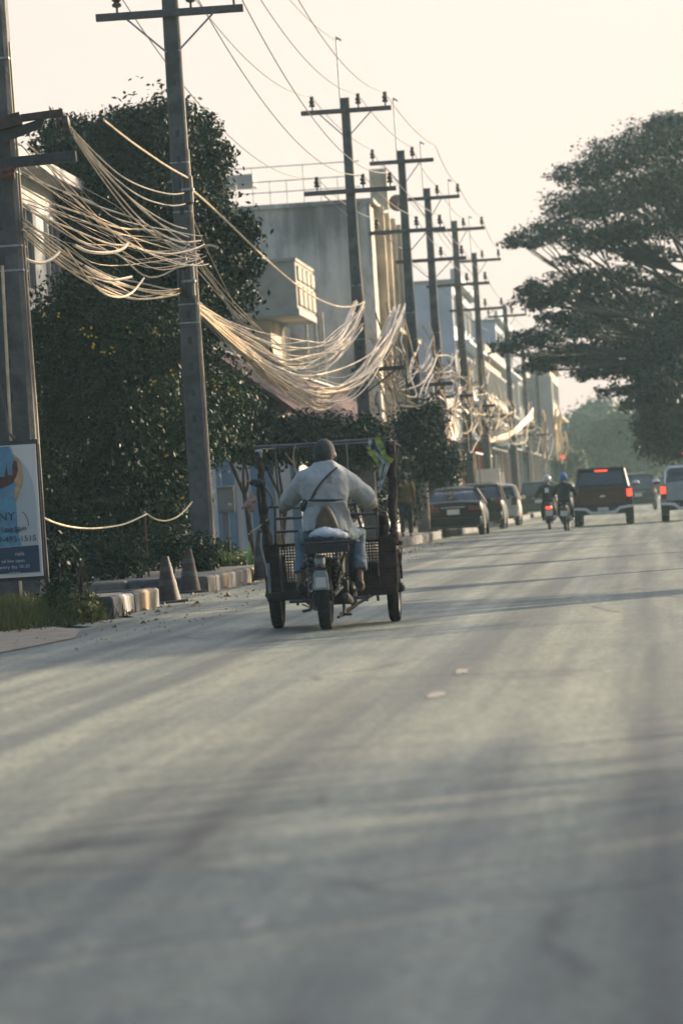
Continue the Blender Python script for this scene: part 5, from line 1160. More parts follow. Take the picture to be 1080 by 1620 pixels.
# ---- scooters with riders
m_sbody = paint_mat('dark_scooter_paint', (.02, .024, .03)); m_sred = paint_mat('dull_red_paint', (.12, .02, .018))
def scooter(label, loc, m, rz=0., lit=True):
    t = thing('motorcycle', label, 'motorcycle', loc, rz)
    for y in (.0, 1.22): wheel(t, (0, y, .28), .28, .085, 1, 20)
    b = MB(); b.rings([[(x*w, y, z0+(z1-z0)*zz) for x, zz in ((-.5, .1), (-1, .4), (-.9, .85), (-.4, 1), (.4, 1), (.9, .85), (1, .4), (.5, .1))] for y, w, z0, z1 in [(-.30, .05, .66, .76), (-.15, .11, .56, .78), (.2, .14, .42, .77), (.5, .13, .36, .70), (.62, .10, .34, .55)]]); P('body', b, m, t, ang=60)
    P('floorboard', MB().bb(-.14, .14, .58, .92, .30, .36), m_black, t, bevel=.02)
    P('front_shield', MB().rings([[(s*w, y, z) for s in (-1, -.5, .5, 1)]+[(s*w, y+.08, z) for s in (1, .5, -.5, -1)] for w, y, z in [(.14, .90, .32), (.19, .93, .55), (.16, .87, .86), (.10, .82, .98)]]), m, t, ang=60)
    P('seat', MB().rings([[(x*w, y, .77+h*zz) for x, zz in ((-.9, 0), (-1, .6), (-.6, 1), (.6, 1), (1, .6), (.9, 0))] for y, w, h in [(-.25, .09, .05), (-.1, .13, .09), (.25, .14, .08), (.52, .09, .05)]]), m_black, t, ang=60)
    P('tail_lamp', MB().bb(-.085, .085, -.37, -.26, .64, .73), m_brake if lit else m_lensr, t, bevel=.02)
    P('rear_fender', MB().rings([[(x, .30*math.cos(a)*1.12, .28+.31*math.sin(a)*1.12) for x in (-.06, -.03, .03, .06)]+[(x, .30*math.cos(a)*1.17, .28+.31*math.sin(a)*1.17) for x in (.06, .03, -.03, -.06)] for a in np.linspace(1.2, 3.0, 8)]), m_black, t)
    P('number_plate', MB().bb(-.10, .10, -.375, -.362, .44, .60), m_plate, t, smooth=False)
    P('fork', MB().tube([(-.07, 1.22, .28), (-.07, .95, .75)], .022, 8).tube([(.07, 1.22, .28), (.07, .95, .75)], .022, 8), m_steel, t)
    P('front_fender', MB().rings([[(x, 1.22+.325*math.cos(a), .28+.325*math.sin(a)) for x in (-.06, .06)]+[(x, 1.22+.34*math.cos(a), .28+.34*math.sin(a)) for x in (.06, -.06)] for a in np.linspace(.3, 2.6, 9)]), m, t)
    P('handlebar', MB().tube([(-.34, .68, 1.02), (-.18, .80, 1.0), (0, .84, .98), (.18, .80, 1.0), (.34, .68, 1.02)], .016, 8), m_black, t)
    P('exhaust', MB().tube([(.13, .35, .30), (.16, .1, .33), (.17, -.2, .40)], [.03, .05, .055], 10), m_steel, t)
    for s in (-1, 1): P('mirror', MB().tube([(s*.22, .78, 1.0), (s*.27, .78, 1.14)], .008, 6).ball((s*.29, .77, 1.17), (.06, .015, .045), 10, 8), m_black, t); P('turn_signal', MB().ball((s*.15, -.2, .70), (.035, .03, .025), 8, 6), m_lensr, t)
    P('engine', MB().bb(-.12, .12, .05, .55, .2, .36), m_dark, t, bevel=.04)
    return t
m_shirt_d = mat('dark_jacket_cloth', (.018, .022, .028), .85, var=.25, scale=8); m_jean = mat('dark_trousers_cloth', (.022, .025, .03), .85, var=.25, scale=8); m_blueh = paint_mat('blue_helmet_shell', (.03, .13, .34), .25); m_whiteh = paint_mat('pale_helmet_shell', (.35, .37, .38), .3)
for (px, Y, lab, hm, rz, mm, plab) in [(892, 121, 'dark scooter under the rider with the blue helmet', m_blueh, -3, m_sbody, 'person in a blue helmet and dark jacket riding right of the other rider'), (867, 128, 'dark scooter with a lit tail lamp left of the blue-helmeted rider', m_whiteh, 2, m_sbody, 'person in a pale helmet and dark jacket riding the left scooter')]:
    l = (gx(px, Y), Y, 0); scooter(lab, l, mm, R(rz), px < 880)
    pr = person(plab, seated(.78, .12, (.33, .66, 1.03), (.18, .52, .60), (.17, .72, .30)), dict(top=(m_shirt_d, .012, .02), legs=(m_jean, .008, .93)), l, R(rz), .02, hair=None, helmet=(hm, None))
    if hm is m_whiteh: P('back_patch', MB().bb(-.09, .03, -.135, -.10, 1.16, 1.30), m_whiteb, pr, bevel=.01)
# ---- pedestrian in a mustard shirt by the kerb
m_must = mat('mustard_cloth', (.11, .078, .02), .85, var=.2, scale=8)
def standing(stride=.14):
    p = V(0, 0, .93); n = V(0, .02, 1.43); J = dict(pelvis=p, neck=n, head=V(0, .05, 1.585))
    for s, k in ((-1, 'l'), (1, 'r')):
        J['sh'+k] = V(s*.185, .01, 1.36); J['el'+k] = V(s*.245, -.03*s, 1.09); J['wr'+k] = V(s*.25, .10-.05*s, .86); J['hp'+k] = V(s*.095, 0, .90)
        J['kn'+k] = V(s*.10, .08+s*stride*.5, .49); J['an'+k] = V(s*.10, s*stride-.02, .085+.04*(s < 0)); J['to'+k] = V(s*.11, s*stride+.14, .03)
        J['hn'+k] = V(-s, 0, 0)
    J['curl'] = .35; return J
pq = W(641, 800, 108)
person('person with black hair in a mustard shirt walking along the kerb behind the cargo trike', standing(), dict(top=(m_must, .012, -.06), legs=(m_jean, .008, .95), sleeve=.9), (pq.x, 108, .2), 0, .016, hair='short')
# ================================================================ CARGO TRIKE
T0 = G(517, 996); TY = T0.y
def L(zx, zy, y):       # reading of the enlarged trike view -> trike's own coordinates at depth y ahead of the rear wheel contact
    return W(360+zx/3.375, 660+zy/3.375, TY+y)-T0
m_tbrown = mat('rusty_brown_sheet', (.036, .021, .017), .75, var=.4, scale=7, bump=.3, bscale=18); m_tdark = mat('oily_dark_steel', (.028, .027, .026), .55, var=.4, scale=14, bump=.2); m_tsteel = mat('worn_tube_steel', (.085, .095, .095), .5, metal=.4, var=.3, scale=14)
m_cloth_d = mat('dark_bundled_cloth', (.045, .034, .030), .9, var=.45, scale=9, bump=.5, bscale=30); m_seat = mat('brown_vinyl', (.075, .052, .028), .6, var=.25, scale=10, bump=.2); m_alum = mat('dull_aluminium', (.24, .27, .28), .45, metal=.5, var=.2, scale=10)
m_sack = mat('grey_white_sack', (.34, .37, .39), .8, var=.2, scale=8, bump=.4, bscale=20)
tk = thing('cargo_trike', 'battered motor cargo trike with front box and roof frame in mid-road', 'cargo trike', T0)
YF = 1.38                         # front axle
def thin_wheel(c, r, w):
    c = Vector(c); W_ = P('wheel', MB().lathe(c, (1, 0, 0), [(.045, -w*.7), (.05, w*.7)], 12), m_tdark, tk)
    P('tyre', MB().lathe(c, (1, 0, 0), [(r*.80, -w*.42), (r*.93, -w*.5), (r*.985, -w*.30), (r, 0), (r*.985, w*.30), (r*.93, w*.5), (r*.80, w*.42), (r*.78, 0)], 32, closed=True), m_tyre, W_)
    tr_ = MB()
    for k in range(40):
        a = 2*math.pi*k/40; d = Vector((0, math.cos(a), math.sin(a)))
        for s in (-1, 1): tr_.beam(c+d*(r*.992)+Vector((s*w*.08, 0, 0)), c+d*(r*.965)+Vector((s*w*.42, 0, 0)), .014, .012, up=d)
    P('tread', tr_, m_tyre, W_)['kind'] = 'stuff'
    P('rim', MB().lathe(c, (1, 0, 0), [(r*.80, -w*.36), (r*.76, -w*.3), (r*.76, w*.3), (r*.80, w*.36), (r*.78, 0)], 32, closed=True), m_tsteel, W_)
    sp = MB()
    for k in range(18):
        a = 2*math.pi*k/18; d = Vector((0, math.cos(a+.25*(-1)**k), math.sin(a+.25*(-1)**k))); e = Vector((0, math.cos(a), math.sin(a)))
        sp.tube([c+e*.04+Vector((w*.4*(-1)**k, 0, 0)), c+d*r*.78], .003, 4)
    P('spokes', sp, m_tsteel, W_)['kind'] = 'stuff'; return W_
thin_wheel((0, 0, .30), .30, .105)
xl, xr = L(268, 1040, YF).x, L(892, 1010, YF).x
for x in (xl, xr): thin_wheel((x, YF, .31), .31, .10)
# motorcycle half
fr = MB()
for s in (-1, 1):
    fr.tube([(s*.075, 0, .30), (s*.09, .30, .33), (s*.11, .58, .36)], .022, 8)
    fr.tube([(s*.10, -.22, .74), (s*.12, .2, .72), (s*.12, .55, .64), (s*.11, .60, .34), (s*.10, .85, .26)], .02, 8)
    fr.tube([(s*.10, .85, .26), (s*.10, 1.0, .32), (s*.2, YF, .34)], .022, 8)
P('frame', fr, m_tdark, tk)
for s in (-1, 1):
    o = P('shock_absorber', MB().tube([(s*.125, -.01, .34), (s*.135, -.06, .70)], .016, 8), m_alum, tk)
    P('spring', MB().tube([(s*.125+.03*math.cos(a)+s*.01*a/40, -.01-.05*a/44+.03*math.sin(a), .37+.30*a/44) for a in np.linspace(0, 44, 90)], .006, 5), m_tsteel, o)
P('rear_fender', MB().rings([[(x, .345*math.cos(a), .30+.345*math.sin(a)-abs(x)*.25) for x in (-.085, -.05, 0, .05, .085)]+[(x, .355*math.cos(a), .30+.355*math.sin(a)-abs(x)*.25) for x in (.085, .05, 0, -.05, -.085)] for a in np.linspace(.5, 2.75, 14)]), m_tdark, tk)
# tail lamp, plate, bracket
q = L(525, 772, -.38); tl = P('tail_lamp', MB().bb(-.045, .045, -.34, -.26, q.z-.055, q.z+.045), m_alum, tk, bevel=.018); P('lens', MB().bb(-.040, .040, -.372, -.342, q.z-.03, q.z+.04), m_alum, tl, bevel=.016)
P('lamp_glass', MB().ball((0, -.37, q.z-.035), (.026, .016, .018), 10, 8), m_lensr, tl)
P('plate_bracket', MB().bb(-.052, .052, -.345, -.32, .40, q.z-.058), m_tdark, tk, smooth=False)
P('number_plate', MB().prism([(-.072, -.362, .360), (.072, -.362, .360), (.062, -.362, .50), (.045, -.362, .53), (-.045, -.362, .53), (-.062, -.362, .50)], (0, .012, 0)), m_alum, tk, smooth=False, bevel=.006)
P('plate_rim', MB().prism([(-.05, -.366, .38), (.05, -.366, .38), (.045, -.366, .47), (-.045, -.366, .47)], (0, .003, 0)), m_plate, tk, smooth=False)
for s in (-1, 1): P('turn_signal', MB().tube([(s*.03, -.30, q.z-.02), (s*.12, -.31, q.z-.03)], .010, 6).ball((s*.145, -.315, q.z-.03), (.035, .03, .028), 10, 8), m_black, tk)
# engine, gearbox, exhaust, chain guard, pegs
en = P('engine', MB().bb(-.15, .17, .55, .92, .20, .42).lathe((.17, .72, .29), (1, 0, 0), [(.11, 0), (.115, .03), (.08, .06), (.02, .065)], 16).lathe((-.15, .72, .29), (-1, 0, 0), [(.10, 0), (.10, .04), (.03, .06)], 16), m_tdark, tk, bevel=.02)
fn = MB()
for k in range(7): fn.box((0, .86+.012*k, .44+.022*k), (.22, .18, .008), Matrix.Rotation(.35, 3, 'X'))
P('cooling_fins', fn, m_alum, en)['kind'] = 'stuff'
P('exhaust', MB().tube([(.12, .9, .30), (.19, .6, .22), (.2, .2, .24), (.2, -.12, .28), (.2, -.2, .285)], [.02, .022, .036, .04, .025], 12), m_tdark, tk)
P('chain_guard', MB().bb(-.125, -.095, -.12, .6, .36, .42), m_tdark, tk, bevel=.012)
for s in (-1, 1): P('foot_peg', MB().tube([(s*.14, .50, .25), (s*.36, .50, .255)], .015, 8), m_tsteel, tk)
P('centre_stand', MB().tube([(-.13, .42, .30), (-.15, .18, .18), (-.21, .12, .17)], .014, 7).tube([(.13, .42, .30), (.15, .2, .12), (.21, .12, .12)], .014, 7), m_tdark, tk)
P('air_box', MB().bb(-.14, .14, .22, .5, .42, .62), m_black, tk, bevel=.03)
P('side_panel', MB().bb(-.165, -.145, .1, .5, .48, .72), m_black, tk, bevel=.01); P('side_panel', MB().bb(.145, .165, .1, .5, .48, .72), m_black, tk, bevel=.01)
# seat, back pad, rear rack
P('seat', MB().rings([[(x*w, y, .72+h*zz) for x, zz in ((-.9, 0), (-1, .5), (-.7, 1), (0, 1.1), (.7, 1), (1, .5), (.9, 0))] for y, w, h in [(-.05, .13, .10), (.08, .15, .13), (.4, .15, .12), (.62, .11, .09), (.7, .08, .05)]]), m_black, tk, ang=60)
bp = [L(462, 605, .02), L(470, 540, .04), L(500, 485, .08), L(520, 462, .10), L(545, 480, .08), L(575, 540, .04), L(600, 610, .02)]
bk = MB(); bk.prism([Vector((p.x, .02+.1*(p.z-.85), p.z)) for p in bp], (0, .09, 0)); P('back_pad', bk, m_seat, tk, bevel=.03)
rz_ = L(545, 668, -.2).z; x0, x1_ = L(408, 665, -.2).x, L(690, 665, -.2).x
rk = P('rear_rack', MB().tube([(x0, -.42, rz_), (x1_, -.42, rz_), (x1_, .02, rz_), (x0, .02, rz_), (x0, -.42, rz_)], .014, 7), m_tdark, tk)
for k in range(8):
    x = x0+(x1_-x0)*(k+.5)/8; P('rack_slat', MB().bb(x-.02, x+.02, -.415, .015, rz_-.006, rz_+.008), m_tdark, rk, smooth=False)
P('rack_skirt', MB().bb(x0+.02, x1_-.06, -.435, -.415, rz_-.09, rz_-.012), m_black, tk, bevel=.006)
for s in (x0+.08, x1_-.08): P('rack_stay', MB().tube([(s, -.3, rz_), (s*.5, -.12, .42)], .012, 6), m_tdark, tk)
# front box: floor, side cheeks over the wheels, mesh panels, posts, rails, roof bars
YB_ = 1.02; YE = 1.95; zt0 = L(300, 690, YB_).z; zt1 = L(830, 660, YB_).z; zbx = L(560, 935, YB_).z
bl_, br__ = L(205, 820, YB_).x, L(900, 800, YB_).x; cw = .15
P('floor', MB().bb(bl_+.02, br__-.02, YB_, YE, zbx, zbx+.03), m_tbrown, tk, smooth=False)
P('base_beam', MB().bb(bl_, br__, YB_-.05, YB_-.003, zbx-.05, zbx+.035), m_tbrown, tk, bevel=.008); P('base_beam', MB().bb(bl_, br__, YE+.003, YE+.05, zbx-.05, zbx+.035), m_tbrown, tk, bevel=.008)
for (x0_, x1__) in ((bl_-.01, bl_+cw-.02), (br__-cw+.0, br__+.01)):
    c = P('cheek_box', MB().prism([(x0_, YB_-.02, zbx-.02), (x0_+(.0), YB_-.02, .735), (x1__, YB_-.02, .745), (x1__, YB_-.02, zbx-.02)], (0, .02, 0)), m_tbrown, tk, bevel=.006)
    for k in range(3):
        z = zbx+.04+k*.15; P('board', MB().bb(x0_+.004, x1__-.004, YB_-.036, YB_-.021, z, z+.135), m_tbrown, c, smooth=False, bevel=.004)
    P('fender', MB().rings([[(x, YF+.35*math.cos(a), .31+.35*math.sin(a)) for x in (x0_, x1__)]+[(x, YF+.362*math.cos(a), .31+.362*math.sin(a)) for x in (x1__, x0_)] for a in np.linspace(.2, 2.95, 12)]), m_tbrown, tk)
    P('side_board', MB().bb((x0_ if x0_ < 0 else x1__-.02), (x0_+.02 if x0_ < 0 else x1__), YB_+.003, YE, .66, .78), m_tbrown, tk, smooth=False)
def mesh_panel(x0, x1, z0, z1, y, name='wire_mesh', m=m_tdark):
    w = MB(); n = int((x1-x0)/.026); k = int((z1-z0)/.026)
    for i in range(n+1): x = x0+(x1-x0)*i/n; w.bb(x-.004, x+.004, y-.004, y+.004, z0, z1)
    for j in range(k+1): z = z0+(z1-z0)*j/k; w.bb(x0, x1, y+.0045, y+.0115, z-.004, z+.004)
    o = P(name, w, m, tk, smooth=False); o['kind'] = 'stuff'; return o
mesh_panel(bl_+cw, -.14, zbx+.12, zt0+.0, YB_); mesh_panel(.12, br__-cw, zbx+.12, zt1, YB_); mesh_panel(bl_+.02, br__-.02, zbx+.12, .74, YE)
mesh_panel(-.20, .24, .42, .70, .97)
for s, z in ((0, zt0), (1, zt1)):
    a, c = (bl_, -.05) if s == 0 else (.05, br__)
    P('top_rail', MB().tube([(a, YB_-.02, z+.01), (c, YB_-.02, z+.01)], .014, 8), m_tbrown, tk)
P('kick_panel', MB().bb(bl_+cw+.003, br__-cw-.003, YB_-.016, YB_-.002, zbx+.036, zbx+.115), m_tbrown, tk, smooth=False)
P('cargo_board', MB().bb(.14, br__-cw-.02, YB_+.05, YB_+.3, zbx+.031, zbx+.25), m_black, tk, bevel=.01)
def bar(name, pts, r, m, seg=8): return P(name, MB().tube([L(*p) for p in pts], r, seg), m, tk)
bar('corner_post', [(218, 700, YB_), (195, 480, YB_), (178, 330, YB_), (158, 178, YB_)], .016, m_tdark); bar('corner_post', [(885, 690, YB_), (880, 400, YB_), (862, 120, YB_)], .018, m_tdark)
bar('corner_post', [(295, 650, YE), (262, 300, YE), (250, 160, YE)], .010, m_tdark); bar('corner_post', [(900, 640, YE), (890, 300, YE), (905, 150, YE)], .014, m_tdark)
bar('roof_bar', [(150, 160, YB_), (360, 150, YB_), (620, 130, YB_), (860, 113, YB_)], .014, m_tsteel); bar('roof_bar', [(250, 168, YE), (905, 128, YE)], .012, m_tsteel); bar('roof_bar', [(862, 118, YB_), (918, 155, YE)], .013, m_tbrown); bar('roof_bar', [(156, 165, YB_), (250, 165, YE)], .012, m_tsteel)
bar('cross_rail', [(255, 543, YB_), (400, 535, YB_), (600, 522, YB_), (795, 515, YB_)], .014, m_tsteel); bar('cross_rail', [(258, 612, YB_), (400, 606, YB_), (600, 596, YB_), (795, 590, YB_)], .013, m_tsteel)
bar('rail_post', [(258, 690, YB_), (253, 480, YB_)], .013, m_tsteel); bar('rail_post', [(712, 660, YB_), (710, 580, YB_), (688, 500, YB_), (682, 458, YB_)], .015, m_tsteel); bar('rail_post', [(800, 665, YB_), (795, 450, YB_)], .013, m_tsteel)
bar('handlebar', [(222, 480, .98), (300, 478, .92), (400, 486, .96), (560, 478, 1.0), (670, 462, .96), (770, 455, .92), (812, 450, .95)], .014, m_tsteel)
bar('hanging_rod', [(632, 145, YB_), (640, 290, YB_)], .010, m_tsteel)
bar('brake_lever', [(195, 372, .95), (225, 408, .9), (240, 440, .88), (240, 480, .88)], .010, m_tdark); bar('grab_hoop', [(915, 690, YB_), (928, 700, YB_), (925, 760, YB_), (910, 795, YB_)], .008, m_tdark)
bar('mirror_arm', [(680, 460, .95), (676, 500, .97)], .010, m_tsteel)
# under-frame: V tie rods, axle stubs
bar('tie_rod', [(385, 945, YB_), (435, 995, .7), (500, 1035, .35)], .016, m_tdark); bar('tie_rod', [(400, 1000, .8), (470, 1030, .45)], .007, m_tdark); bar('tie_rod', [(590, 1068, .35), (620, 1055, .5), (690, 1000, .8), (780, 945, YB_)], .013, m_tbrown); bar('tie_rod', [(600, 1050, .5), (760, 950, .95)], .009, m_tdark)
for s, x in ((-1, xl), (1, xr)): P('axle_stub', MB().tube([(x-s*.2, YF, .31), (x+s*.075, YF, .31)], .018, 8).lathe((x+s*.055, YF, .31), (s, 0, 0), [(.04, 0), (.04, .03), (.02, .05)], 10), m_tdark, tk)
P('axle_beam', MB().tube([(xl+.06, YF, .33), (xr-.06, YF, .33)], .024, 8), m_tdark, tk)
for i, x in enumerate((-.33, .30, .40)): P('hanger_bolt', MB().bb(x-.012, x+.012, YB_-.04, YB_-.015, zbx-.10, zbx-.052), m_tdark, tk, smooth=False)
P('rear_reflector', MB().bb(bl_+.012, bl_+.04, YB_-.05, YB_-.038, zbx+.02, zbx+.3), m_alum, tk, smooth=False)
# ---------------------------------------------------------------- what hangs on the trike
def lump(name, label, cat, pts, rs, m, disp=.03, ds=.06, vox=.008, group=None):
    pts = [L(*p) for p in pts]; o0 = pts[0].copy(); mb = MB().tube([p-o0 for p in pts], rs, 10)
    o = put(name, baked(mb, vox, 3, name, m, disp, ds), None, T0+o0); return tag(o, label, cat, group)
lump('cloth_bundle', 'dark brown cloth wrapped round the left corner post of the cargo trike', 'cloth', [(160, 190, .99), (172, 260, .98), (185, 350, .98), (195, 430, .98), (192, 500, .98), (200, 580, .98), (222, 690, .98)], [.025, .032, .028, .022, .04, .042, .05], m_cloth_d, .045)
lump('cloth_bundle', 'dark cloth strip hanging beside the wrapped left post', 'cloth', [(163, 350, .95), (168, 430, .95), (178, 520, .95), (205, 600, .95), (215, 690, .95)], [.018, .02, .018, .03, .035], m_cloth_d, .02)
lump('cloth_knot', 'black knotted bag tied to the left post', 'bag', [(118, 352, .93), (140, 345, .93), (160, 348, .93), (192, 358, .93)], [.014, .034, .042, .022], m_shirt_d, .03)
m_pink = mat('orange_pink_cloth', (.40, .15, .09), .8, var=.2, scale=12); m_floral = mat('pale_floral_cloth', (.40, .34, .29), .85, var=.4, scale=30, col2=(.42, .22, .18))
lump('orange_rag', 'small orange rag fluttering from the black knot', 'rag', [(122, 348, .93), (108, 338, .92), (92, 345, .92)], [(.02, .006), (.018, .006), (.010, .004)], m_pink, .012, .03, .005)
lump('floral_bag', 'crumpled pale floral cloth bag hanging left of the post', 'bag', [(128, 395, .94), (132, 430, .93), (125, 470, .93), (128, 505, .93)], [.010, .03, .04, .02], m_floral, .05, .04, .006)
lump('floral_rag', 'pale rag sticking out from the floral bag', 'rag', [(120, 448, .93), (96, 468, .92), (72, 492, .92)], [.022, .02, .012], m_floral, .03, .04, .005)
lump('white_rag', 'small white rag tied at the left post top', 'rag', [(148, 180, .98), (176, 182, .97), (178, 214, .97)], [.012, .02, .008], m_sack, .02, .04, .005)
o = tag(P('hanging_string', MB().tube([L(122, 505, .93)-L(122, 505, .93), L(122, 600, .93)-L(122, 505, .93), L(118, 690, .93)-L(122, 505, .93)], .005, 5), m_cab_d, None, loc=T0+L(122, 505, .93)), 'dark string hanging under the floral bag', 'string')
o = tag(P('slanting_cord', MB().tube([L(*p)-L(214, 545, .95) for p in [(214, 545, .95), (175, 580, .95), (140, 602, .95), (112, 626, .95)]], .007, 5), m_rope, None, loc=T0+L(214, 545, .95)), 'pale cord slanting from the post to the string', 'cord')
o = tag(P('white_rope', MB().tube([L(*p)-L(180, 620, .94) for p in [(180, 620, .94), (178, 690, .94), (190, 740, .94), (205, 800, .94), (212, 850, .94)]], .009, 5), m_sack, None, loc=T0+L(180, 620, .94)), 'pale rope trailing down outside the left cheek of the trike', 'rope')
m_bottle = mat('green_bottle', (.30, .42, .16), .3, var=.15, spec=.6); bq = L(112, 675, .93)
bt = thing('plastic_bottle', 'pale green plastic bottle hanging on the string by the left wheel', 'bottle', T0+bq)
P('bottle_body', MB().lathe((0, 0, -.19), (.02, 0, 1), [(.008, 0), (.022, .02), (.024, .1), (.02, .14), (.011, .17), (.011, .19)], 12), m_bottle, bt); P('cap', MB().lathe((0, 0, 0), (0, 0, 1), [(.013, 0), (.013, .02), (.004, .022)], 10), m_sack, bt)
m_twig = mat('dry_wood', (.30, .22, .15), .85, var=.3, scale=14, bump=.3)
o0 = L(372, 318, YB_-.05); br = MB()
for pts, r in [([(372, 318), (358, 270), (350, 220), (354, 175), (364, 142)], .010), ([(354, 250), (335, 228), (318, 205), (308, 188)], .008), ([(356, 165), (372, 165), (380, 178)], .006)]:
    br.tube([L(a, b, YB_-.05)-o0 for a, b in pts], [r, r*.9, r*.75, r*.6, r*.45][:len(pts)] if len(pts) > 3 else [r, r*.7, r*.4], 6)
tag(P('dry_branch', br, m_twig, None, loc=T0+o0), 'bare forked dry branch tied under the roof bar left of the rider', 'branch')
lump('cloth_bundle', 'dark brown cloth curtain bunched round the right corner post', 'cloth', [(868, 125, .99), (872, 250, .98), (880, 380, .98), (880, 500, .98), (885, 600, .98), (890, 680, .98)], [.045, .05, .038, .042, .034, .046], m_cloth_d, .05, .09)
lump('cloth_bundle', 'dark bundle hanging inside the right side of the cargo box', 'cloth', [(825, 500, 1.1), (828, 560, 1.1), (830, 650, 1.1)], [.03, .05, .06], m_cloth_d, .05, .07)
lump('folded_sheet', 'folded grey sheet lying on the right cheek of the trike', 'cloth', [(840, 662, YB_), (890, 668, YB_), (935, 672, YB_)], [.02, .03, .02], m_sack if False else m_cloth_d, .03, .05)
# reflective vest
m_lime = mat('lime_reflective_cloth', (.24, .30, .06), .6, var=.15, scale=9, bump=.2); m_silv = mat('silver_reflective_band', (.30, .33, .32), .45, var=.15, scale=9); m_vest = mat('dark_green_vest_mesh', (.06, .085, .07), .8, var=.3, scale=20)
vo = L(800, 110, .90); vs_ = thing('safety_vest', 'lime and silver reflective vest hung from the right end of the roof bar', 'vest', T0+vo)
def band(name, pts, w, m, y=.90, wob=.012):
    pp = [L(a, b, y)-vo for a, b in pts]; out = []
    for i in range(len(pp)-1):
        for k in range(5):
            t = k/5; out.append(pp[i].lerp(pp[i+1], t))
    out.append(pp[-1]); rg = []; n = len(out)
    for i, p in enumerate(out):
        d = (out[min(i+1, n-1)]-out[max(i-1, 0)]).normalized(); s = d.cross(Vector((0, 1, 0))).normalized(); ww = w[0]+(w[1]-w[0])*i/(n-1)
        c = p+Vector((0, wob*math.sin(i*1.1), 0)); f = Vector((0, .006, 0))
        rg.append([c-s*ww/2, c+f*1.2-s*ww*.1, c+s*ww/2, c+s*ww/2+f, c+f*2.2, c-s*ww/2+f])
    return P(name, MB().rings(rg), m, vs_, ang=60)
band('back_cloth', [(805, 112), (815, 180), (825, 240), (818, 310), (806, 390)], (.10, .03), m_vest, .915)
band('shoulder_band', [(792, 106), (818, 150), (832, 200), (850, 218), (880, 234)], (.045, .045), m_lime, .895); band('shoulder_band', [(752, 176), (778, 205), (798, 240), (803, 262)], (.05, .02), m_lime, .895)
band('silver_band', [(760, 112), (758, 150), (752, 172)], (.035, .02), m_silv); band('silver_band', [(776, 178), (805, 205), (838, 246)], (.035, .03), m_silv, .90); band('silver_band', [(822, 245), (812, 310), (802, 372)], (.035, .015), m_silv, .902); band('silver_band', [(856, 240), (838, 300), (818, 360), (806, 402)], (.042, .018), m_silv, .898); band('silver_band', [(790, 118), (812, 170), (836, 215)], (.03, .03), m_silv, .91)
# sack on the rack
c = L(532, 622, -.2); sk = MB(); sk.ball((0, 0, .0), (.165, .15, .062), 18, 12); sk.ball((-.03, 0, .02), (.10, .11, .058), 14, 10); sk.ball((.10, .02, -.012), (.09, .12, .045), 14, 10)
tag(put('sack', baked(sk, .008, 3, 'sack', m_sack, .03, .09), None, T0+Vector((c.x, -.2, rz_+.06))), 'lumpy grey-white sack strapped on the rear rack behind the rider', 'sack')
lump('cloth_bundle', 'dark cloth stuffed on the rack under the sack', 'cloth', [(415, 655, -.3), (470, 655, -.33), (560, 658, -.33), (660, 655, -.3)], [.025, .035, .035, .025], m_shirt_d, .03, .06)
m_straw = mat('dry_straw', (.34, .24, .13), .8, var=.3, scale=20); o0 = L(275, 690, YB_+.05); st = MB()
for k in range(16):
    st.tube([V(random.uniform(-.03, .03), random.uniform(-.03, .03), 0), V(random.uniform(-.045, .045), random.uniform(-.04, .04), random.uniform(.10, .22))], .003, 4)
o = tag(P('dry_stalks', st, m_straw, None, loc=T0+o0), 'tuft of dry stalks standing behind the left box rail', 'stalks'); o['kind'] = 'stuff'
# ---------------------------------------------------------------- rider
m_jack = mat('off_white_jacket', (.32, .335, .325), .85, var=.14, scale=5, bump=.35, bscale=16); m_denim = mat('light_blue_denim', (.10, .145, .175), .85, var=.22, scale=9, bump=.3, bscale=40); m_capm = mat('grey_knit_cap', (.045, .048, .045), .9, var=.3, scale=30, bump=.4, bscale=60)
m_strap = mat('dark_strap', (.035, .028, .032), .7, var=.2)
J = dict(pelvis=V(.0, .30, .86)); nk = L(517, 262, .40); J['neck'] = nk; J['head'] = L(517, 197, .46); J['pelvis'].x = L(520, 560, .3).x
J['look'] = V(0, 1, -.06)
J['shl'] = L(428, 322, .42); J['shr'] = L(612, 318, .42); J['ell'] = L(336, 432, .56); J['elr'] = L(738, 428, .56); J['wrl'] = L(300, 478, .82); J['wrr'] = L(772, 466, .82)
J['hdl'] = V(-.12, 1, .0); J['hdr'] = V(.12, 1, .0); J['hnl'] = V(0, 0, -1); J['hnr'] = V(0, 0, -1); J['curl'] = .8
J['hpl'] = J['pelvis']+V(-.12, .04, -.03); J['hpr'] = J['pelvis']+V(.12, .04, -.03)
J['knl'] = L(408, 640, .66); J['knr'] = L(690, 625, .66); J['anl'] = L(392, 880, .50); J['anr'] = L(703, 865, .50); J['tol'] = L(385, 925, .66); J['tor'] = L(712, 915, .66)
rd_p = person('person in an off-white jacket, cap and light jeans riding the cargo trike, seen from behind', J, dict(top=(m_jack, .030, -.02), top_name='jacket', legs=(m_denim, .012, .80), shoes=m_dark), T0, 0, .0095, hair='short', cap=m_capm, fold=.034)
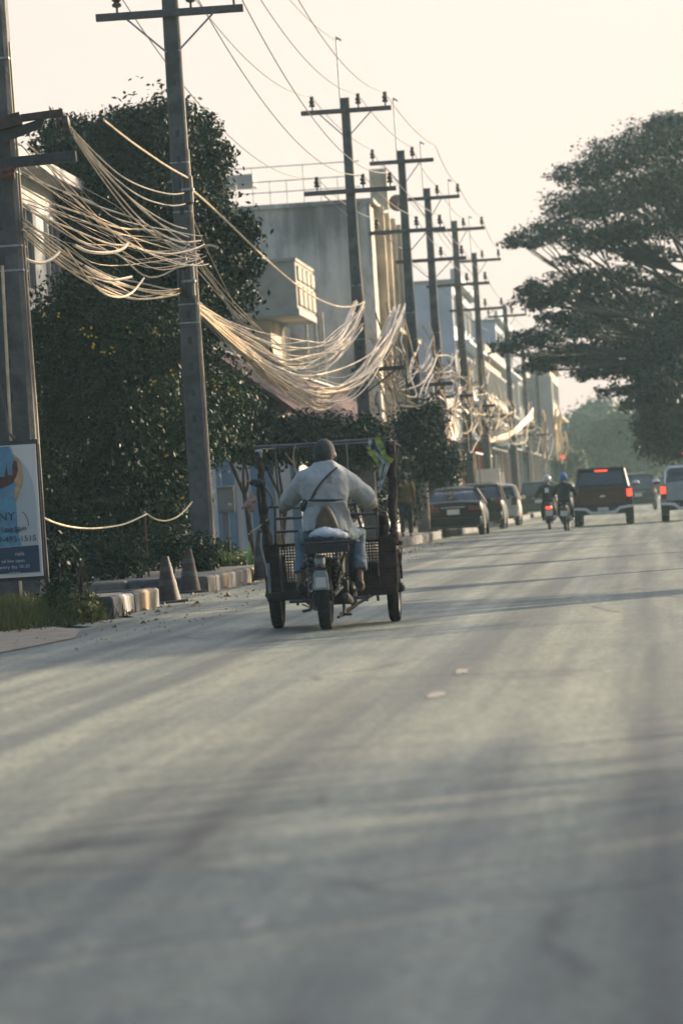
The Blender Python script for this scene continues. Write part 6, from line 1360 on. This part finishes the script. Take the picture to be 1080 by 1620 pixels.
# jacket tails, split at the back, hem line, collar, strap, sleeve cuffs
def tail(pts, name='jacket_tail'):
    ins = [L(*p) for p in pts]; mb = MB(); mb.prism(ins, (0, .025, 0)); o = P(name, mb, m_jack, rd_p, bevel=.012); sb = o.modifiers.new('sub', 'SUBSURF'); sb.levels = sb.render_levels = 2; sb.subdivision_type = 'SIMPLE'
    tx = bpy.data.textures.new('fold', 'CLOUDS'); tx.noise_scale = .09; d = o.modifiers.new('d', 'DISPLACE'); d.texture = tx; d.strength = .03; return o
tail([(428, 452, .19), (512, 452, .17), (498, 490, .18), (466, 525, .20), (445, 585, .24), (402, 588, .30), (400, 545, .30), (412, 490, .25)])
tail([(528, 452, .17), (622, 450, .19), (648, 500, .25), (662, 560, .30), (664, 592, .32), (630, 612, .26), (600, 570, .22), (572, 510, .19)])
back_y = lambda zx: .14+.000008*(zx-517)**2
P('hem_band', MB().tube([L(x, 444-(x-520)*.012, back_y(x)+.02) for x in (432, 470, 520, 570, 615)], [(.008, .011)]*5, 8), m_strap, rd_p)
P('collar', MB().lathe(L(517, 262, .415)-V(0, 0, .03), (0, .12, 1), [(.078, 0), (.072, .03), (.066, .055), (.060, .055), (.066, 0)], 18, closed=True), m_jack, rd_p)
# strap follows the back surface
dg = bpy.context.evaluated_depsgraph_get(); jk = [c for c in rd_p.children if c.name.startswith('jacket')][0]
from mathutils.bvhtree import BVHTree
bv = BVHTree.FromPolygons([v.co for v in jk.data.vertices], [tuple(p.vertices) for p in jk.data.polygons])
def on_back(zx, zy):
    p = L(zx, zy, -.2); h = bv.ray_cast(p, V(0, 1, 0)); return (h[0] if h[0] is not None else L(zx, zy, .25))+V(0, -.006, 0)
P('strap', MB().tube([on_back(x, y) for x, y in [(560, 268), (540, 284), (515, 308), (490, 335), (465, 366), (445, 395), (430, 425), (418, 450)]], [(.017, .006)]*8, 8), m_strap, rd_p)
bg_ = lump('shoulder_bag', 'small dark bag at the rider\'s left hip on the strap', 'bag', [(412, 445, .24), (410, 470, .26), (405, 500, .28)], [.025, .04, .03], m_strap, .015, .05)
lg = MB()
for k, (z, w) in enumerate(((318, 16), (328, 24), (340, 20), (348, 28))):
    c = on_back(524, z); lg.bb(c.x-w*.00085, c.x+w*.00085, c.y-.001, c.y+.003, c.z-.004, c.z+.004)
P('back_print', lg, mat('faded_back_print', (.30, .25, .19), .8, var=.2), rd_p, smooth=False)['kind'] = 'stuff'
# ---------------------------------------------------------------- air
hz = MB().bb(-145, 145, -8, 480, -1.05, 32)
m_h = bpy.data.materials.new('haze'); m_h.use_nodes = True; hn = m_h.node_tree.nodes; hl = m_h.node_tree.links
hn.remove(hn['Principled BSDF']); pv = hn.new('ShaderNodeVolumePrincipled'); hl.new(pv.outputs[0], hn['Material Output'].inputs['Volume'])
pv.inputs['Color'].default_value = (.60, .88, .93, 1); pv.inputs['Density'].default_value = .0004; pv.inputs['Anisotropy'].default_value = .2
o = P('haze', hz, m_h, smooth=False); o['kind'] = 'stuff'
